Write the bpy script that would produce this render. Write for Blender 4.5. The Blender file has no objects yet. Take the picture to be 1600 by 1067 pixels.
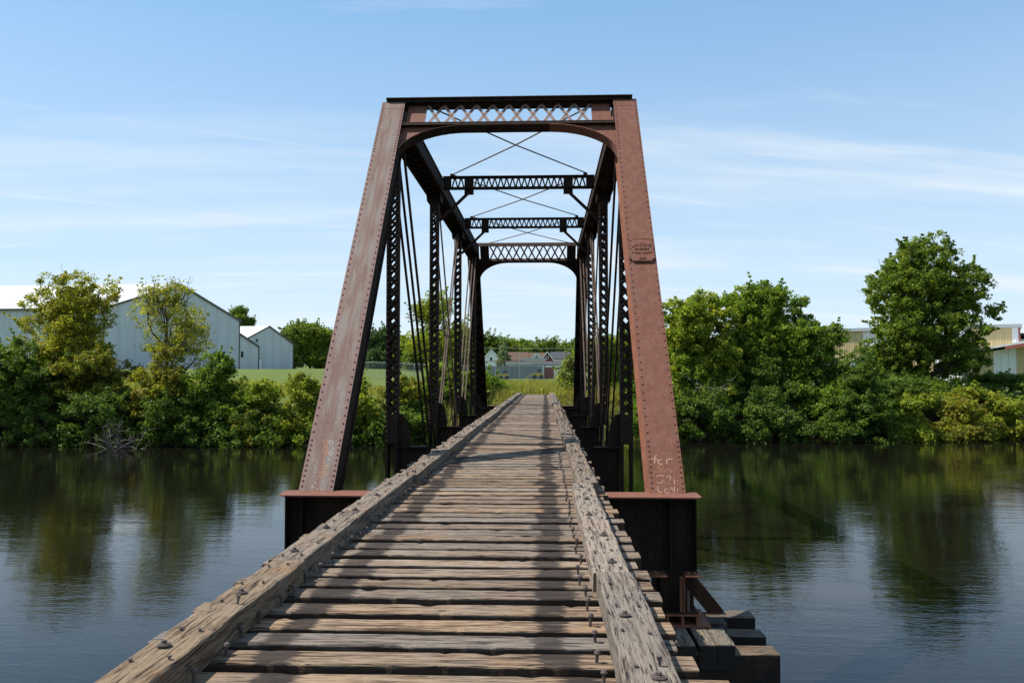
import bpy, math, random
import numpy as np
from mathutils import Vector, Matrix, noise

R = math.radians
SC = bpy.context.scene
COL = SC.collection

# ------------------------------------------------------------------ camera, sky, sun, exposure
cam_d = bpy.data.cameras.new('camera')
cam = bpy.data.objects.new('camera', cam_d)
COL.objects.link(cam)
cam.location = (0.76, 0.0, 1.45)
cam.rotation_euler = (R(90 + 2.26), 0, R(2.31))
cam_d.sensor_width = 36.0
cam_d.lens = 28.8
cam_d.clip_start = 0.05
cam_d.clip_end = 6000
SC.camera = cam

SUN_EL, SUN_AZ = 56.5, 271.5          # compass-like: 270 = from -X
world = bpy.data.worlds.new('World')
SC.world = world
world.use_nodes = True
wn, wl = world.node_tree.nodes, world.node_tree.links
wn.clear()


def nd(t, **kw):
    n = wn.new(t)
    for k, v in kw.items():
        setattr(n, k, v)
    return n


w_out = nd('ShaderNodeOutputWorld')
w_bg = nd('ShaderNodeBackground')
w_bg.inputs['Strength'].default_value = 0.15
sky = nd('ShaderNodeTexSky', sky_type='NISHITA', sun_disc=False)
sky.sun_elevation = R(SUN_EL)
sky.sun_rotation = R(SUN_AZ)
sky.altitude = 300
sky.air_density = 1.0
sky.dust_density = 0.35
sky.ozone_density = 1.0
tc = nd('ShaderNodeTexCoord')
sep = nd('ShaderNodeSeparateXYZ')
wl.new(tc.outputs['Generated'], sep.inputs[0])


def wmath(op, a, b=None, c=None, clamp=False):
    n = nd('ShaderNodeMath', operation=op, use_clamp=clamp)
    for i, v in enumerate((a, b, c)):
        if v is None:
            continue
        if isinstance(v, (int, float)):
            n.inputs[i].default_value = v
        else:
            wl.new(v, n.inputs[i])
    return n.outputs[0]


# thin cirrus on a high plane: direction / (height + offset)
zz = wmath('ADD', wmath('MAXIMUM', sep.outputs[2], 0.0), 0.16)
pxn = wmath('DIVIDE', sep.outputs[0], zz)
pyn = wmath('DIVIDE', sep.outputs[1], zz)
comb = nd('ShaderNodeCombineXYZ')
wl.new(wmath('ADD', wmath('MULTIPLY', pxn, 0.42), wmath('MULTIPLY', pyn, 0.10)), comb.inputs[0])
wl.new(wmath('SUBTRACT', wmath('MULTIPLY', pyn, 2.0), wmath('MULTIPLY', pxn, 0.22)), comb.inputs[1])


def wnoise(scale, detail, rough, off):
    m = nd('ShaderNodeMapping')
    m.inputs['Location'].default_value = off
    wl.new(comb.outputs[0], m.inputs[0])
    n = nd('ShaderNodeTexNoise')
    n.inputs['Scale'].default_value = scale
    n.inputs['Detail'].default_value = detail
    n.inputs['Roughness'].default_value = rough
    n.inputs['Distortion'].default_value = 0.35
    wl.new(m.outputs[0], n.inputs['Vector'])
    return n.outputs['Fac']


def wramp(v, lo, hi):
    n = nd('ShaderNodeMapRange', interpolation_type='SMOOTHSTEP')
    wl.new(v, n.inputs['Value'])
    n.inputs['From Min'].default_value = lo
    n.inputs['From Max'].default_value = hi
    return n.outputs[0]


c1 = wmath('MULTIPLY', wramp(wnoise(0.75, 7, 0.55, (3.1, 1.7, 0)), 0.47, 0.82), 0.75)
c2 = wmath('MULTIPLY', wramp(wnoise(2.3, 6, 0.6, (8.4, 5.2, 2)), 0.55, 0.85), 0.35)
# more veil close to the horizon, where the cirrus sheet is seen edge-on
veil = wmath('MULTIPLY', wramp(sep.outputs[2], 0.46, 0.0), 0.58)
cm = wmath('ADD', wmath('ADD', c1, c2), wmath('MULTIPLY', veil, wmath('ADD', wnoise(1.1, 5, 0.6, (1, 9, 4)), 0.45)), clamp=True)
# two old contrails (great circles)


def contrail(n, w, amp):
    vm = nd('ShaderNodeVectorMath', operation='DOT_PRODUCT')
    wl.new(tc.outputs['Generated'], vm.inputs[0])
    vm.inputs[1].default_value = Vector(n).normalized()
    d = wmath('ABSOLUTE', vm.outputs['Value'])
    return wmath('MULTIPLY', wmath('MULTIPLY', wramp(d, w, 0.0), wramp(wnoise(3.0, 4, .6, (n[0] * 9, 2, 1)), .35, .7)), amp)


CON = [(Vector((-0.5655, 0.7786, 0.2723)), Vector((-0.1952, 0.9470, 0.2554))),
       (Vector((-0.5855, 0.7896, 0.1839)), Vector((-0.3056, 0.9354, 0.1772)))]
for a, b in CON:
    cm = wmath('ADD', cm, contrail(a.cross(b), 0.0035, 0.16), clamp=True)
mixw = nd('ShaderNodeMix', data_type='RGBA', clamp_factor=True)
wl.new(cm, mixw.inputs['Factor'])
gam = nd('ShaderNodeGamma')                     # softer spread between zenith and horizon
gam.inputs['Gamma'].default_value = 0.46
wl.new(sky.outputs[0], gam.inputs['Color'])
tone = nd('ShaderNodeMix', data_type='RGBA', blend_type='MULTIPLY')
tone.inputs['Factor'].default_value = 1.0
wl.new(gam.outputs[0], tone.inputs[6])
tone.inputs[7].default_value = (0.92, 1.40, 1.80, 1)
wl.new(tone.outputs[2], mixw.inputs[6])
mixw.inputs[7].default_value = (3.7, 3.95, 4.15, 1)
wl.new(mixw.outputs[2], w_bg.inputs['Color'])
wl.new(w_bg.outputs[0], w_out.inputs[0])

sun_d = bpy.data.lights.new('sun', 'SUN')
sun_d.energy = 4.7
sun_d.angle = R(0.55)
sun_d.color = (1.0, 0.95, 0.87)
sun = bpy.data.objects.new('sun', sun_d)
COL.objects.link(sun)
sdir = Vector((math.sin(R(SUN_AZ)) * math.cos(R(SUN_EL)), math.cos(R(SUN_AZ)) * math.cos(R(SUN_EL)), math.sin(R(SUN_EL))))
sun.rotation_euler = sdir.to_track_quat('Z', 'Y').to_euler()
sun.location = (-60, 0, 80)

SC.view_settings.view_transform = 'Standard'
SC.view_settings.look = 'None'
SC.view_settings.exposure = 0.7
SC.view_settings.gamma = 1.0
SC.view_settings.use_curve_mapping = False

# ------------------------------------------------------------------ helpers
ORG = {}


def finish(o, parent):
    COL.objects.link(o)
    if parent is not None:
        o.parent = parent
        o.matrix_parent_inverse = Matrix.Translation(-ORG.get(parent.name, Vector((0, 0, 0))))
    return o


def tag(o, label=None, cat=None, group=None, kind=None):
    for k, v in (('label', label), ('category', cat), ('group', group), ('kind', kind)):
        if v:
            o[k] = v
    return o


def thing(name, loc, label, cat, group=None):
    o = bpy.data.objects.new(name, None)
    o.empty_display_size = 0.3
    COL.objects.link(o)
    o.location = loc
    ORG[o.name] = Vector(loc)
    return tag(o, label, cat, group)


class MB:
    def __init__(s):
        s.v, s.f = [], []

    def add(s, vs, fs):
        b = len(s.v)
        s.v += [tuple(p) for p in vs]
        s.f += [tuple(i + b for i in q) for q in fs]
        return s

    def box(s, x0, x1, y0, y1, z0, z1):
        vs = [(x, y, z) for z in (z0, z1) for y in (y0, y1) for x in (x0, x1)]
        return s.add(vs, [(0, 2, 3, 1), (4, 5, 7, 6), (0, 1, 5, 4), (2, 6, 7, 3), (0, 4, 6, 2), (1, 3, 7, 5)])

    def bar(s, p0, p1, w, h, side=(1, 0, 0), caps=True):
        """rectangular bar from p0 to p1: w along 'side', h along the third axis"""
        p0, p1 = Vector(p0), Vector(p1)
        d = (p1 - p0).normalized()
        sd = Vector(side)
        sd = (sd - d * sd.dot(d)).normalized()
        up = d.cross(sd)
        vs = []
        for p in (p0, p1):
            for a, b in ((-1, -1), (1, -1), (1, 1), (-1, 1)):
                vs.append(p + sd * (a * w / 2) + up * (b * h / 2))
        fs = [(0, 1, 5, 4), (1, 2, 6, 5), (2, 3, 7, 6), (3, 0, 4, 7)]
        if caps:
            fs += [(3, 2, 1, 0), (4, 5, 6, 7)]
        return s.add(vs, fs)

    def tube(s, pts, rad, n=6):
        pts = [Vector(p) for p in pts]
        if not hasattr(rad, '__len__'):
            rad = [rad] * len(pts)
        b = len(s.v)
        for i, p in enumerate(pts):
            d = (pts[min(i + 1, len(pts) - 1)] - pts[max(i - 1, 0)]).normalized()
            a = d.orthogonal().normalized() if abs(d.z) > .99 else d.cross(Vector((0, 0, 1))).normalized()
            c = d.cross(a)
            for k in range(n):
                t = 2 * math.pi * k / n
                s.v.append(tuple(p + (a * math.cos(t) + c * math.sin(t)) * rad[i]))
        for i in range(len(pts) - 1):
            for k in range(n):
                k2 = (k + 1) % n
                s.f.append((b + i * n + k, b + i * n + k2, b + (i + 1) * n + k2, b + (i + 1) * n + k))
        s.f.append(tuple(b + k for k in reversed(range(n))))
        s.f.append(tuple(b + (len(pts) - 1) * n + k for k in range(n)))
        return s

    def prism(s, poly, off):
        """poly: list of 3D points (planar), extruded by vector off"""
        n = len(poly)
        off = Vector(off)
        vs = [Vector(p) for p in poly] + [Vector(p) + off for p in poly]
        fs = [tuple(reversed(range(n))), tuple(range(n, 2 * n))]
        fs += [(i, (i + 1) % n, n + (i + 1) % n, n + i) for i in range(n)]
        return s.add(vs, fs)

    def dome(s, c, nrm, r, h):
        """rivet head"""
        c, nrm = Vector(c), Vector(nrm).normalized()
        a = nrm.orthogonal().normalized()
        b = nrm.cross(a)
        vs = []
        for rr, hh in ((1, 0), (.75, .7)):
            for k in range(6):
                t = math.pi * k / 3
                vs.append(c + (a * math.cos(t) + b * math.sin(t)) * r * rr + nrm * h * hh)
        vs.append(c + nrm * h)
        fs = [(k, (k + 1) % 6, 6 + (k + 1) % 6, 6 + k) for k in range(6)] + [(6 + k, 6 + (k + 1) % 6, 12) for k in range(6)]
        return s.add(vs, fs)

    def mesh(s, name):
        me = bpy.data.meshes.new(name)
        me.from_pydata(s.v, [], s.f)
        me.update()
        return me

    def build(s, name, m, parent=None, smooth=False, loc=None):
        me = s.mesh(name)
        if m:
            me.materials.append(m)
        if smooth:
            me.polygons.foreach_set('use_smooth', [True] * len(me.polygons))
        o = bpy.data.objects.new(name, me)
        if loc is not None:
            o.location = loc
        return finish(o, parent)


def inst(me, name, parent, loc, rot=(0, 0, 0), scale=(1, 1, 1)):
    o = bpy.data.objects.new(name, me)
    o.location, o.rotation_euler, o.scale = loc, rot, scale
    return finish(o, parent)


# ------------------------------------------------------------------ materials
class NT:
    def __init__(s, name):
        s.m = bpy.data.materials.new(name)
        s.m.use_nodes = True
        s.n, s.l = s.m.node_tree.nodes, s.m.node_tree.links
        s.b = s.n['Principled BSDF']
        s.out = s.n['Material Output']

    def node(s, t, **kw):
        n = s.n.new(t)
        for k, v in kw.items():
            setattr(n, k, v)
        return n

    def put(s, sock, v):
        if v is None:
            return
        if hasattr(v, 'links'):
            s.l.new(v, sock)
        else:
            if isinstance(v, tuple) and len(v) == 3 and sock.type == 'RGBA':
                v = v + (1,)
            sock.default_value = v

    def coord(s, kind='Object', scale=(1, 1, 1), rnd=0.0, loc=(0, 0, 0), rot=0.0):
        t = s.node('ShaderNodeTexCoord')
        v = t.outputs[kind]
        if rnd:
            oi = s.node('ShaderNodeObjectInfo')
            a = s.node('ShaderNodeVectorMath', operation='MULTIPLY_ADD')
            s.l.new(oi.outputs['Random'], a.inputs[0])
            a.inputs[1].default_value = (rnd, rnd * 1.7, rnd * .6)
            s.l.new(v, a.inputs[2])
            v = a.outputs[0]
        mp = s.node('ShaderNodeMapping')
        mp.inputs['Scale'].default_value = scale
        mp.inputs['Location'].default_value = loc
        mp.inputs['Rotation'].default_value = (0, 0, rot)
        s.l.new(v, mp.inputs[0])
        return mp.outputs[0]

    def noise(s, vec, scale=5, detail=5, rough=.55, dist=0.0):
        n = s.node('ShaderNodeTexNoise')
        s.l.new(vec, n.inputs['Vector'])
        for k, v in (('Scale', scale), ('Detail', detail), ('Roughness', rough), ('Distortion', dist)):
            n.inputs[k].default_value = v
        return n.outputs['Fac']

    def ramp(s, v, lo, hi, smooth=True):
        n = s.node('ShaderNodeMapRange')
        if smooth:
            n.interpolation_type = 'SMOOTHSTEP'
        s.l.new(v, n.inputs['Value'])
        n.inputs['From Min'].default_value = lo
        n.inputs['From Max'].default_value = hi
        return n.outputs[0]

    def mix(s, f, a, b, mode='MIX'):
        n = s.node('ShaderNodeMix', data_type='RGBA', blend_type=mode)
        s.put(n.inputs['Factor'], f)
        s.put(n.inputs[6], a)
        s.put(n.inputs[7], b)
        return n.outputs[2]

    def math(s, op, a, b=None, clamp=False):
        n = s.node('ShaderNodeMath', operation=op, use_clamp=clamp)
        s.put(n.inputs[0], a)
        if b is not None:
            s.put(n.inputs[1], b)
        return n.outputs[0]

    def bump(s, h, strength=.4, dist=.01):
        n = s.node('ShaderNodeBump')
        n.inputs['Strength'].default_value = strength
        n.inputs['Distance'].default_value = dist
        s.l.new(h, n.inputs['Height'])
        s.l.new(n.outputs[0], s.b.inputs['Normal'])
        return n

    def xyz(s, kind='Object'):
        t = s.node('ShaderNodeTexCoord')
        q = s.node('ShaderNodeSeparateXYZ')
        s.l.new(t.outputs[kind], q.inputs[0])
        return q.outputs

    def done(s, col=None, rough=None, **kw):
        s.put(s.b.inputs['Base Color'], col)
        s.put(s.b.inputs['Roughness'], rough)
        for k, v in kw.items():
            s.put(s.b.inputs[k], v)
        return s.m


def steel(name, a, b, c=None, streak=(6, 6, 1.2), amt=(.35, .7), rough=.75, fine=.25, spec=.3):
    t = NT(name)
    n1 = t.noise(t.coord(scale=streak), 1.6, 7, .62)
    n2 = t.noise(t.coord(), 38, 4, .65)
    col = t.mix(t.ramp(n1, *amt), a, b)
    if c:
        col = t.mix(t.ramp(t.noise(t.coord(loc=(7, 3, 1)), 3.1, 6, .6), .5, .78), col, c)
    col = t.mix(fine, col, t.mix(t.ramp(n2, .3, .7), (.25, .22, .2), (1.6, 1.55, 1.5)), 'MULTIPLY')
    t.bump(n2, .35, .004)
    return t.done(col, rough, **{'Specular IOR Level': spec})


M = {}
M['rust'] = steel('rust_red_steel', (.140, .050, .030), (.175, .073, .047), (.132, .070, .051))
M['rust_edge'] = steel('rust_orange_steel', (.18, .064, .034), (.235, .098, .052), (.15, .058, .038))
M['black'] = steel('dark_shaded_steel', (.022, .0145, .0105), (.040, .023, .0150), (.017, .0125, .010), fine=.5, rough=.85, spec=.12)  # dark rusty steel, the shade on the members deepened in its colour
M['rod'] = steel('weathered_rod_steel', (.075, .047, .035), (.13, .085, .062), fine=.4)
M['lattice'] = steel('faded_lattice_steel', (.185, .115, .092), (.225, .155, .13), (.16, .09, .07))
M['bolt'] = steel('grey_brown_bolt_steel', (.075, .058, .052), (.12, .095, .085), (.09, .05, .038))
M['rivet'] = steel('rivet_steel', (.10, .05, .038), (.16, .075, .05))

# worn grey-silver paint over rust, with a rust run down the middle (left end post)
t = NT('worn_grey_paint_over_rust')
X = t.xyz()
xl = t.math('ABSOLUTE', t.math('ADD', X[0], 2.44))
run = t.ramp(t.math('ADD', xl, t.math('MULTIPLY', t.noise(t.coord(scale=(2, 2, .6)), 3, 5, .6), .09)), .095, .045)
edge = t.ramp(t.math('ADD', xl, t.math('MULTIPLY', t.noise(t.coord(scale=(3, 3, .8)), 3, 5, .6), .08)), .18, .25)
worn = t.ramp(t.math('ADD', t.math('MULTIPLY', t.noise(t.coord(scale=(5, 1, .5)), 2.0, 4, .5), .72), t.math('MULTIPLY', t.noise(t.coord(scale=(3, 1.2, 1.0)), 16, 6, .75), .42)), .44, .68)
col = t.mix(worn, (.122, .064, .047), (.172, .136, .114))
col = t.mix(t.math('MULTIPLY', run, .8), col, (.14, .068, .052))
col = t.mix(t.math('MULTIPLY', edge, .85), col, (.165, .09, .076))
n2 = t.noise(t.coord(), 45, 4, .7)
col = t.mix(.3, col, t.mix(t.ramp(n2, .3, .7), (.35, .3, .28), (1.6, 1.6, 1.6)), 'MULTIPLY')
t.bump(n2, .35, .004)
M['worn'] = t.done(col, .7, **{'Specular IOR Level': .3})


def wood(name, axis, stain=False, side_shade=False, pale=(.262, .194, .138), mid=(.106, .070, .047), dark=(.018, .012, .0095), rnd=11.0):
    t = NT(name)
    k = [46, 46, 46]
    k[axis] = 3.2
    g1 = t.noise(t.coord(scale=tuple(k), rnd=rnd), 1.0, 6, .62, .6)
    k2 = [120, 120, 120]
    k2[axis] = 6.0
    g2 = t.noise(t.coord(scale=tuple(k2), rnd=rnd), 1.0, 4, .6)
    big = t.noise(t.coord(scale=(1, 1, 1), rnd=rnd), 1.7, 4, .55)
    oi = t.node('ShaderNodeObjectInfo')
    col = t.mix(t.ramp(g1, .42, .56), mid, pale)
    col = t.mix(t.math('MULTIPLY', t.ramp(big, .35, .72), .5), col, (.205, .170, .136))          # silvered patches
    col = t.mix(t.math('MULTIPLY', t.ramp(t.noise(t.coord(rnd=rnd * 1.3), 2.6, 3, .5), .52, .74), .32), col, (.27, .145, .08))   # tan heartwood
    col = t.mix(t.math('MULTIPLY', t.ramp(g2, .56, .40), .0), col, dark)
    crack = t.ramp(g1, .41, .36)
    col = t.mix(crack, col, dark)
    col = t.mix(t.ramp(g2, .43, .36), col, dark)
    hv = t.node('ShaderNodeHueSaturation')
    t.l.new(col, hv.inputs['Color'])
    t.put(hv.inputs['Value'], t.math('ADD', t.math('MULTIPLY', oi.outputs['Random'], .42), .72))
    t.put(hv.inputs['Saturation'], t.math('ADD', t.math('MULTIPLY', t.math('FRACT', t.math('MULTIPLY', oi.outputs['Random'], 7.3)), .5), .72))
    col = hv.outputs[0]
    if stain:       # creosote left where the rail plates lay
        X = t.xyz()
        d = t.math('ABSOLUTE', t.math('SUBTRACT', t.math('ABSOLUTE', t.math('SUBTRACT', X[0], .015)), .73))
        wob = t.math('MULTIPLY', t.math('SUBTRACT', t.noise(t.coord(scale=(1, 14, 1), rnd=5), 4, 4, .6), .5), .22)
        rr = t.math('FRACT', t.math('MULTIPLY', oi.outputs['Random'], 13.7))
        hw = t.math('ADD', t.math('MULTIPLY', rr, .07), .08)       # each plate left its own mark
        s_ = t.ramp(t.math('SUBTRACT', t.math('ADD', d, wob), hw), .02, -.015)
        s2 = t.math('MULTIPLY', s_, t.ramp(t.noise(t.coord(scale=(3, 30, 30), rnd=9), 1.4, 5, .65), .12, .5))
        col = t.mix(t.math('MULTIPLY', s2, t.math('ADD', t.math('MULTIPLY', t.math('FRACT', t.math('MULTIPLY', oi.outputs['Random'], 29.3)), .20), .80)), col, (.022, .016, .0135))
    if stain or side_shade:       # pale weathered top; side shade painted dark, on ties over real creosote
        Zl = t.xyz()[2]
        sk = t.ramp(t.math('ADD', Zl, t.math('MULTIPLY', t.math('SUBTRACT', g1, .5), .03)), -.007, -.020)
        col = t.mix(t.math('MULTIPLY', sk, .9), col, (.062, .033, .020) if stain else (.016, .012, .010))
    hgt = t.math('ADD', t.math('MULTIPLY', g1, .7), t.math('MULTIPLY', g2, .3))
    t.bump(hgt, 1.0, .016)
    return t.done(col, .88, **{'Specular IOR Level': .2})


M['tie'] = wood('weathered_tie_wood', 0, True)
M['guard'] = wood('weathered_guard_wood', 1, False, pale=(.218, .166, .119), mid=(.104, .075, .052))
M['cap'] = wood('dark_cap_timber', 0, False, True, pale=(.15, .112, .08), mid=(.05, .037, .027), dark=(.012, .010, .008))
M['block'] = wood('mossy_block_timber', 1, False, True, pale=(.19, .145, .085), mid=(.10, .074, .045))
M['pile'] = wood('wet_pile_wood', 2, False, pale=(.045, .035, .027), mid=(.024, .019, .015), dark=(.012, .01, .009))


def plain(name, c, rough=.6, var=.25, scale=4.0, metal=0.0, spec=.4, stretch=(1, 1, 1)):
    t = NT(name)
    n = t.noise(t.coord(scale=stretch), scale, 5, .6)
    lo = tuple(x * (1 - var) for x in c)
    hi = tuple(min(1, x * (1 + var)) for x in c)
    return t.done(t.mix(n, lo, hi), rough, **{'Metallic': metal, 'Specular IOR Level': spec})


def ribbed(name, c, period, axis_rot=0.0, depth=.02, rough=.45, dirt=.15):
    """painted ribbed metal sheet: fine relief on far walls"""
    t = NT(name)
    w = t.node('ShaderNodeTexWave', wave_type='BANDS', bands_direction='X')
    mp = t.node('ShaderNodeMapping')
    mp.inputs['Rotation'].default_value = (0, 0, axis_rot)
    tcn = t.node('ShaderNodeTexCoord')
    t.l.new(tcn.outputs['Object'], mp.inputs[0])
    t.l.new(mp.outputs[0], w.inputs['Vector'])
    w.inputs['Scale'].default_value = 0.314 / period
    t.bump(w.outputs['Fac'], 1.0, depth)
    n = t.noise(t.coord(scale=(1, 1, .18)), .8, 6, .65)
    lo = tuple(x * (1 - dirt) for x in c)
    c = t.mix(t.ramp(w.outputs['Fac'], .0, .25), tuple(x * .86 for x in c), c)
    return t.done(t.mix(t.ramp(n, .3, .7), lo, c), rough, **{'Specular IOR Level': .35})


# ------------------------------------------------------------------ ground and river
def smooth(a, b, x):
    q = np.clip((x - a) / (b - a), 0, 1)
    return q * q * (3 - 2 * q)


def bank_line(x):
    return np.interp(x, [-400, -60, -34, -18, -10, 11, 24, 35, 60, 400], [36, 50, 51.2, 51.9, 53, 56.2, 56.8, 59.6, 64, 90])


WATER_Z = -3.15


def ground_z(x, y):
    x, y = np.asarray(x, float), np.asarray(y, float)
    s = y - bank_line(x)
    zl = np.interp(y, [58, 70, 98, 130, 300, 700, 4000], [-.25, .75, 2.0, 2.15, 3.5, 9, 20])
    zc = np.interp(y, [58, 100, 170, 350, 520, 900, 4000], [-.12, .15, .45, 2.2, 4, 9, 20])
    m = smooth(-34, -12, x)
    land = zl * (1 - m) + zc * m
    f = smooth(-.2, 4.2, s)
    z = np.where(s < 0, np.maximum(WATER_Z + .35 * s - .03, -5.5), WATER_Z * (1 - f) + land * f)
    near = smooth(-16, -26, y)
    z = np.where(y < -8, z * (1 - near) + (-.3) * near, z)
    z = z + .05 * np.sin(x * .9 + y * .37) * np.sin(y * .7 - x * .21) * (s > 1)
    return z


gx = np.unique(np.concatenate([np.linspace(-2500, -120, 24), np.linspace(-120, 120, 121), np.linspace(120, 2500, 24)]))
gy = np.unique(np.concatenate([np.linspace(-300, -30, 8), np.linspace(-30, 44, 16), np.linspace(44, 72, 57), np.linspace(72, 180, 37), np.linspace(180, 4000, 30)]))
GX, GY = np.meshgrid(gx, gy)
GZ = ground_z(GX, GY)
nx, ny = len(gx), len(gy)
g = MB()
g.v = list(zip(GX.ravel().tolist(), GY.ravel().tolist(), GZ.ravel().tolist()))
g.f = [(j * nx + i, j * nx + i + 1, (j + 1) * nx + i + 1, (j + 1) * nx + i) for j in range(ny - 1) for i in range(nx - 1)]
t = NT('grass_and_soil')
n1 = t.noise(t.coord(), .35, 6, .6)
n2 = t.noise(t.coord(), 6, 5, .65)
col = t.mix(n1, (.075, .115, .022), (.125, .155, .035))
col = t.mix(t.ramp(n2, .35, .75), col, (.10, .12, .04))
Z = t.xyz()[2]
col = t.mix(t.ramp(t.math('ADD', Z, t.math('MULTIPLY', n2, .8)), -.5, -1.4), col, (.035, .027, .018))
t.bump(n2, .8, .08)
ground_m = t.done(col, .95, **{'Specular IOR Level': .1})
tag(g.build('ground', ground_m, smooth=True), kind='structure')

t = NT('river_water')
wv1 = t.noise(t.coord(scale=(.42, 1.7, 1), loc=(3, 1, 0), rot=.16), 1.3, 3, .5, .5)
wv2 = t.noise(t.coord(scale=(1.0, 2.4, 1), rot=-.1), 3.8, 3, .55, .3)
wv3 = t.noise(t.coord(scale=(.4, .9, 1)), .45, 3, .5)
h = t.math('ADD', t.math('MULTIPLY', wv1, .62), t.math('MULTIPLY', wv2, .38))
gust = t.ramp(wv3, .32, .68)
h = t.math('MULTIPLY', h, t.math('ADD', t.math('MULTIPLY', gust, .75), .35))
t.bump(h, 1.0, .0105)
water_m = t.done((.0055, .0050, .0035), .008, **{'IOR': 1.333, 'Specular IOR Level': .5})
wm = MB()
wm.add([(-2500, -40, WATER_Z), (2500, -40, WATER_Z), (2500, 120, WATER_Z), (-2500, 120, WATER_Z)], [(0, 1, 2, 3)])
tag(wm.build('river', water_m), kind='structure')

# ------------------------------------------------------------------ truss bridge
rng = random.Random(7)
P = 6.4
L = [10.73 + P * i for i in range(6)]
TX = 2.44
ZB, ZT = -1.40, 6.90
CH0, CH1 = 6.67, 7.14
br = thing('truss_bridge', (0, L[0], -1.95), 'rusty riveted steel through truss bridge carrying the timber deck over the river', 'bridge')


def end_post(sx, far):
    """inclined end post; far=True is the mirrored one at the other end"""
    yb, yt = (L[0], L[1]) if not far else (L[5], L[4])
    sgn = 1 if not far else -1
    a = Vector((sx * TX, yb, ZB))
    b = Vector((sx * TX, yt, ZT))
    u = (b - a).normalized()
    n = Vector((0, -sgn * u.z, abs(u.y)))          # outward (away from the span) and up
    ln = (b - a).length
    s0, s1 = 1.36, ln + .20
    po = lambda x, s, d: a + Vector((x, 0, 0)) + u * s + n * d
    mb = MB()
    for q in (-.205, .205):                        # two built-up side webs with flange angles
        mb.bar(po(q, s0, 0), po(q, s1, 0), .022, .42, (1, 0, 0))
        w = -1 if q < 0 else 1
        mb.bar(po(q + w * .022, s0, -.20), po(q + w * .022, s1, -.20), .055, .02, (1, 0, 0))
    post_m = 'black' if far or sx < 0 else 'rust_edge'  # shaded left webs dark, sunlit right webs orange: side light painted in
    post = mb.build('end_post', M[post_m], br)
    if not far:
        tag(post, 'grey worn inclined end post on the left' if sx < 0 else 'red rusty inclined end post with maker plate')
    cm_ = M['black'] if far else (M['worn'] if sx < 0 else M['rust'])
    c = MB()
    c.bar(po(0, s0, .222), po(0, s1 - .22, .222), .487, .016, (1, 0, 0))
    c.build('cover_plate', cm_, post)
    c = MB()
    c.bar(po(0, s1 - .214, .2235), po(0, s1 + .02, .2235), .487, .018, (1, 0, 0))
    c.build('top_plate', cm_, post)
    lc = MB()                                       # lacing on the inner (under) face
    k = 0
    s = 1.9
    while s < ln - .6:
        q = .2 if k % 2 else -.2
        lc.bar(po(-q, s, -.222), po(q, s + .36, -.222), .06, .012, (1, 0, 0))
        s += .36
        k += 1
    lc.bar(po(0, 1.4, -.222), po(0, 1.9, -.222), .46, .012, (1, 0, 0))
    lc.bar(po(0, ln - .6, -.222), po(0, ln, -.222), .46, .012, (1, 0, 0))
    tag(lc.build('lacing', M['black'], post), kind='stuff')
    rv = MB()
    s = 1.44
    while s < s1:
        for q in (-.208, .208):
            rv.dome(po(q, s, .2305), n, .017, .014)
        s += .085 if s < 2.2 else (.145 if s < ln - 1.5 else .085)
    tag(rv.build('rivets', M['rivet'], post), kind='stuff')
    return post, a, u, n, ln, po


posts = {}
for sx in (-1, 1):
    for far in (False, True):
        posts[(sx, far)] = end_post(sx, far)


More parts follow.
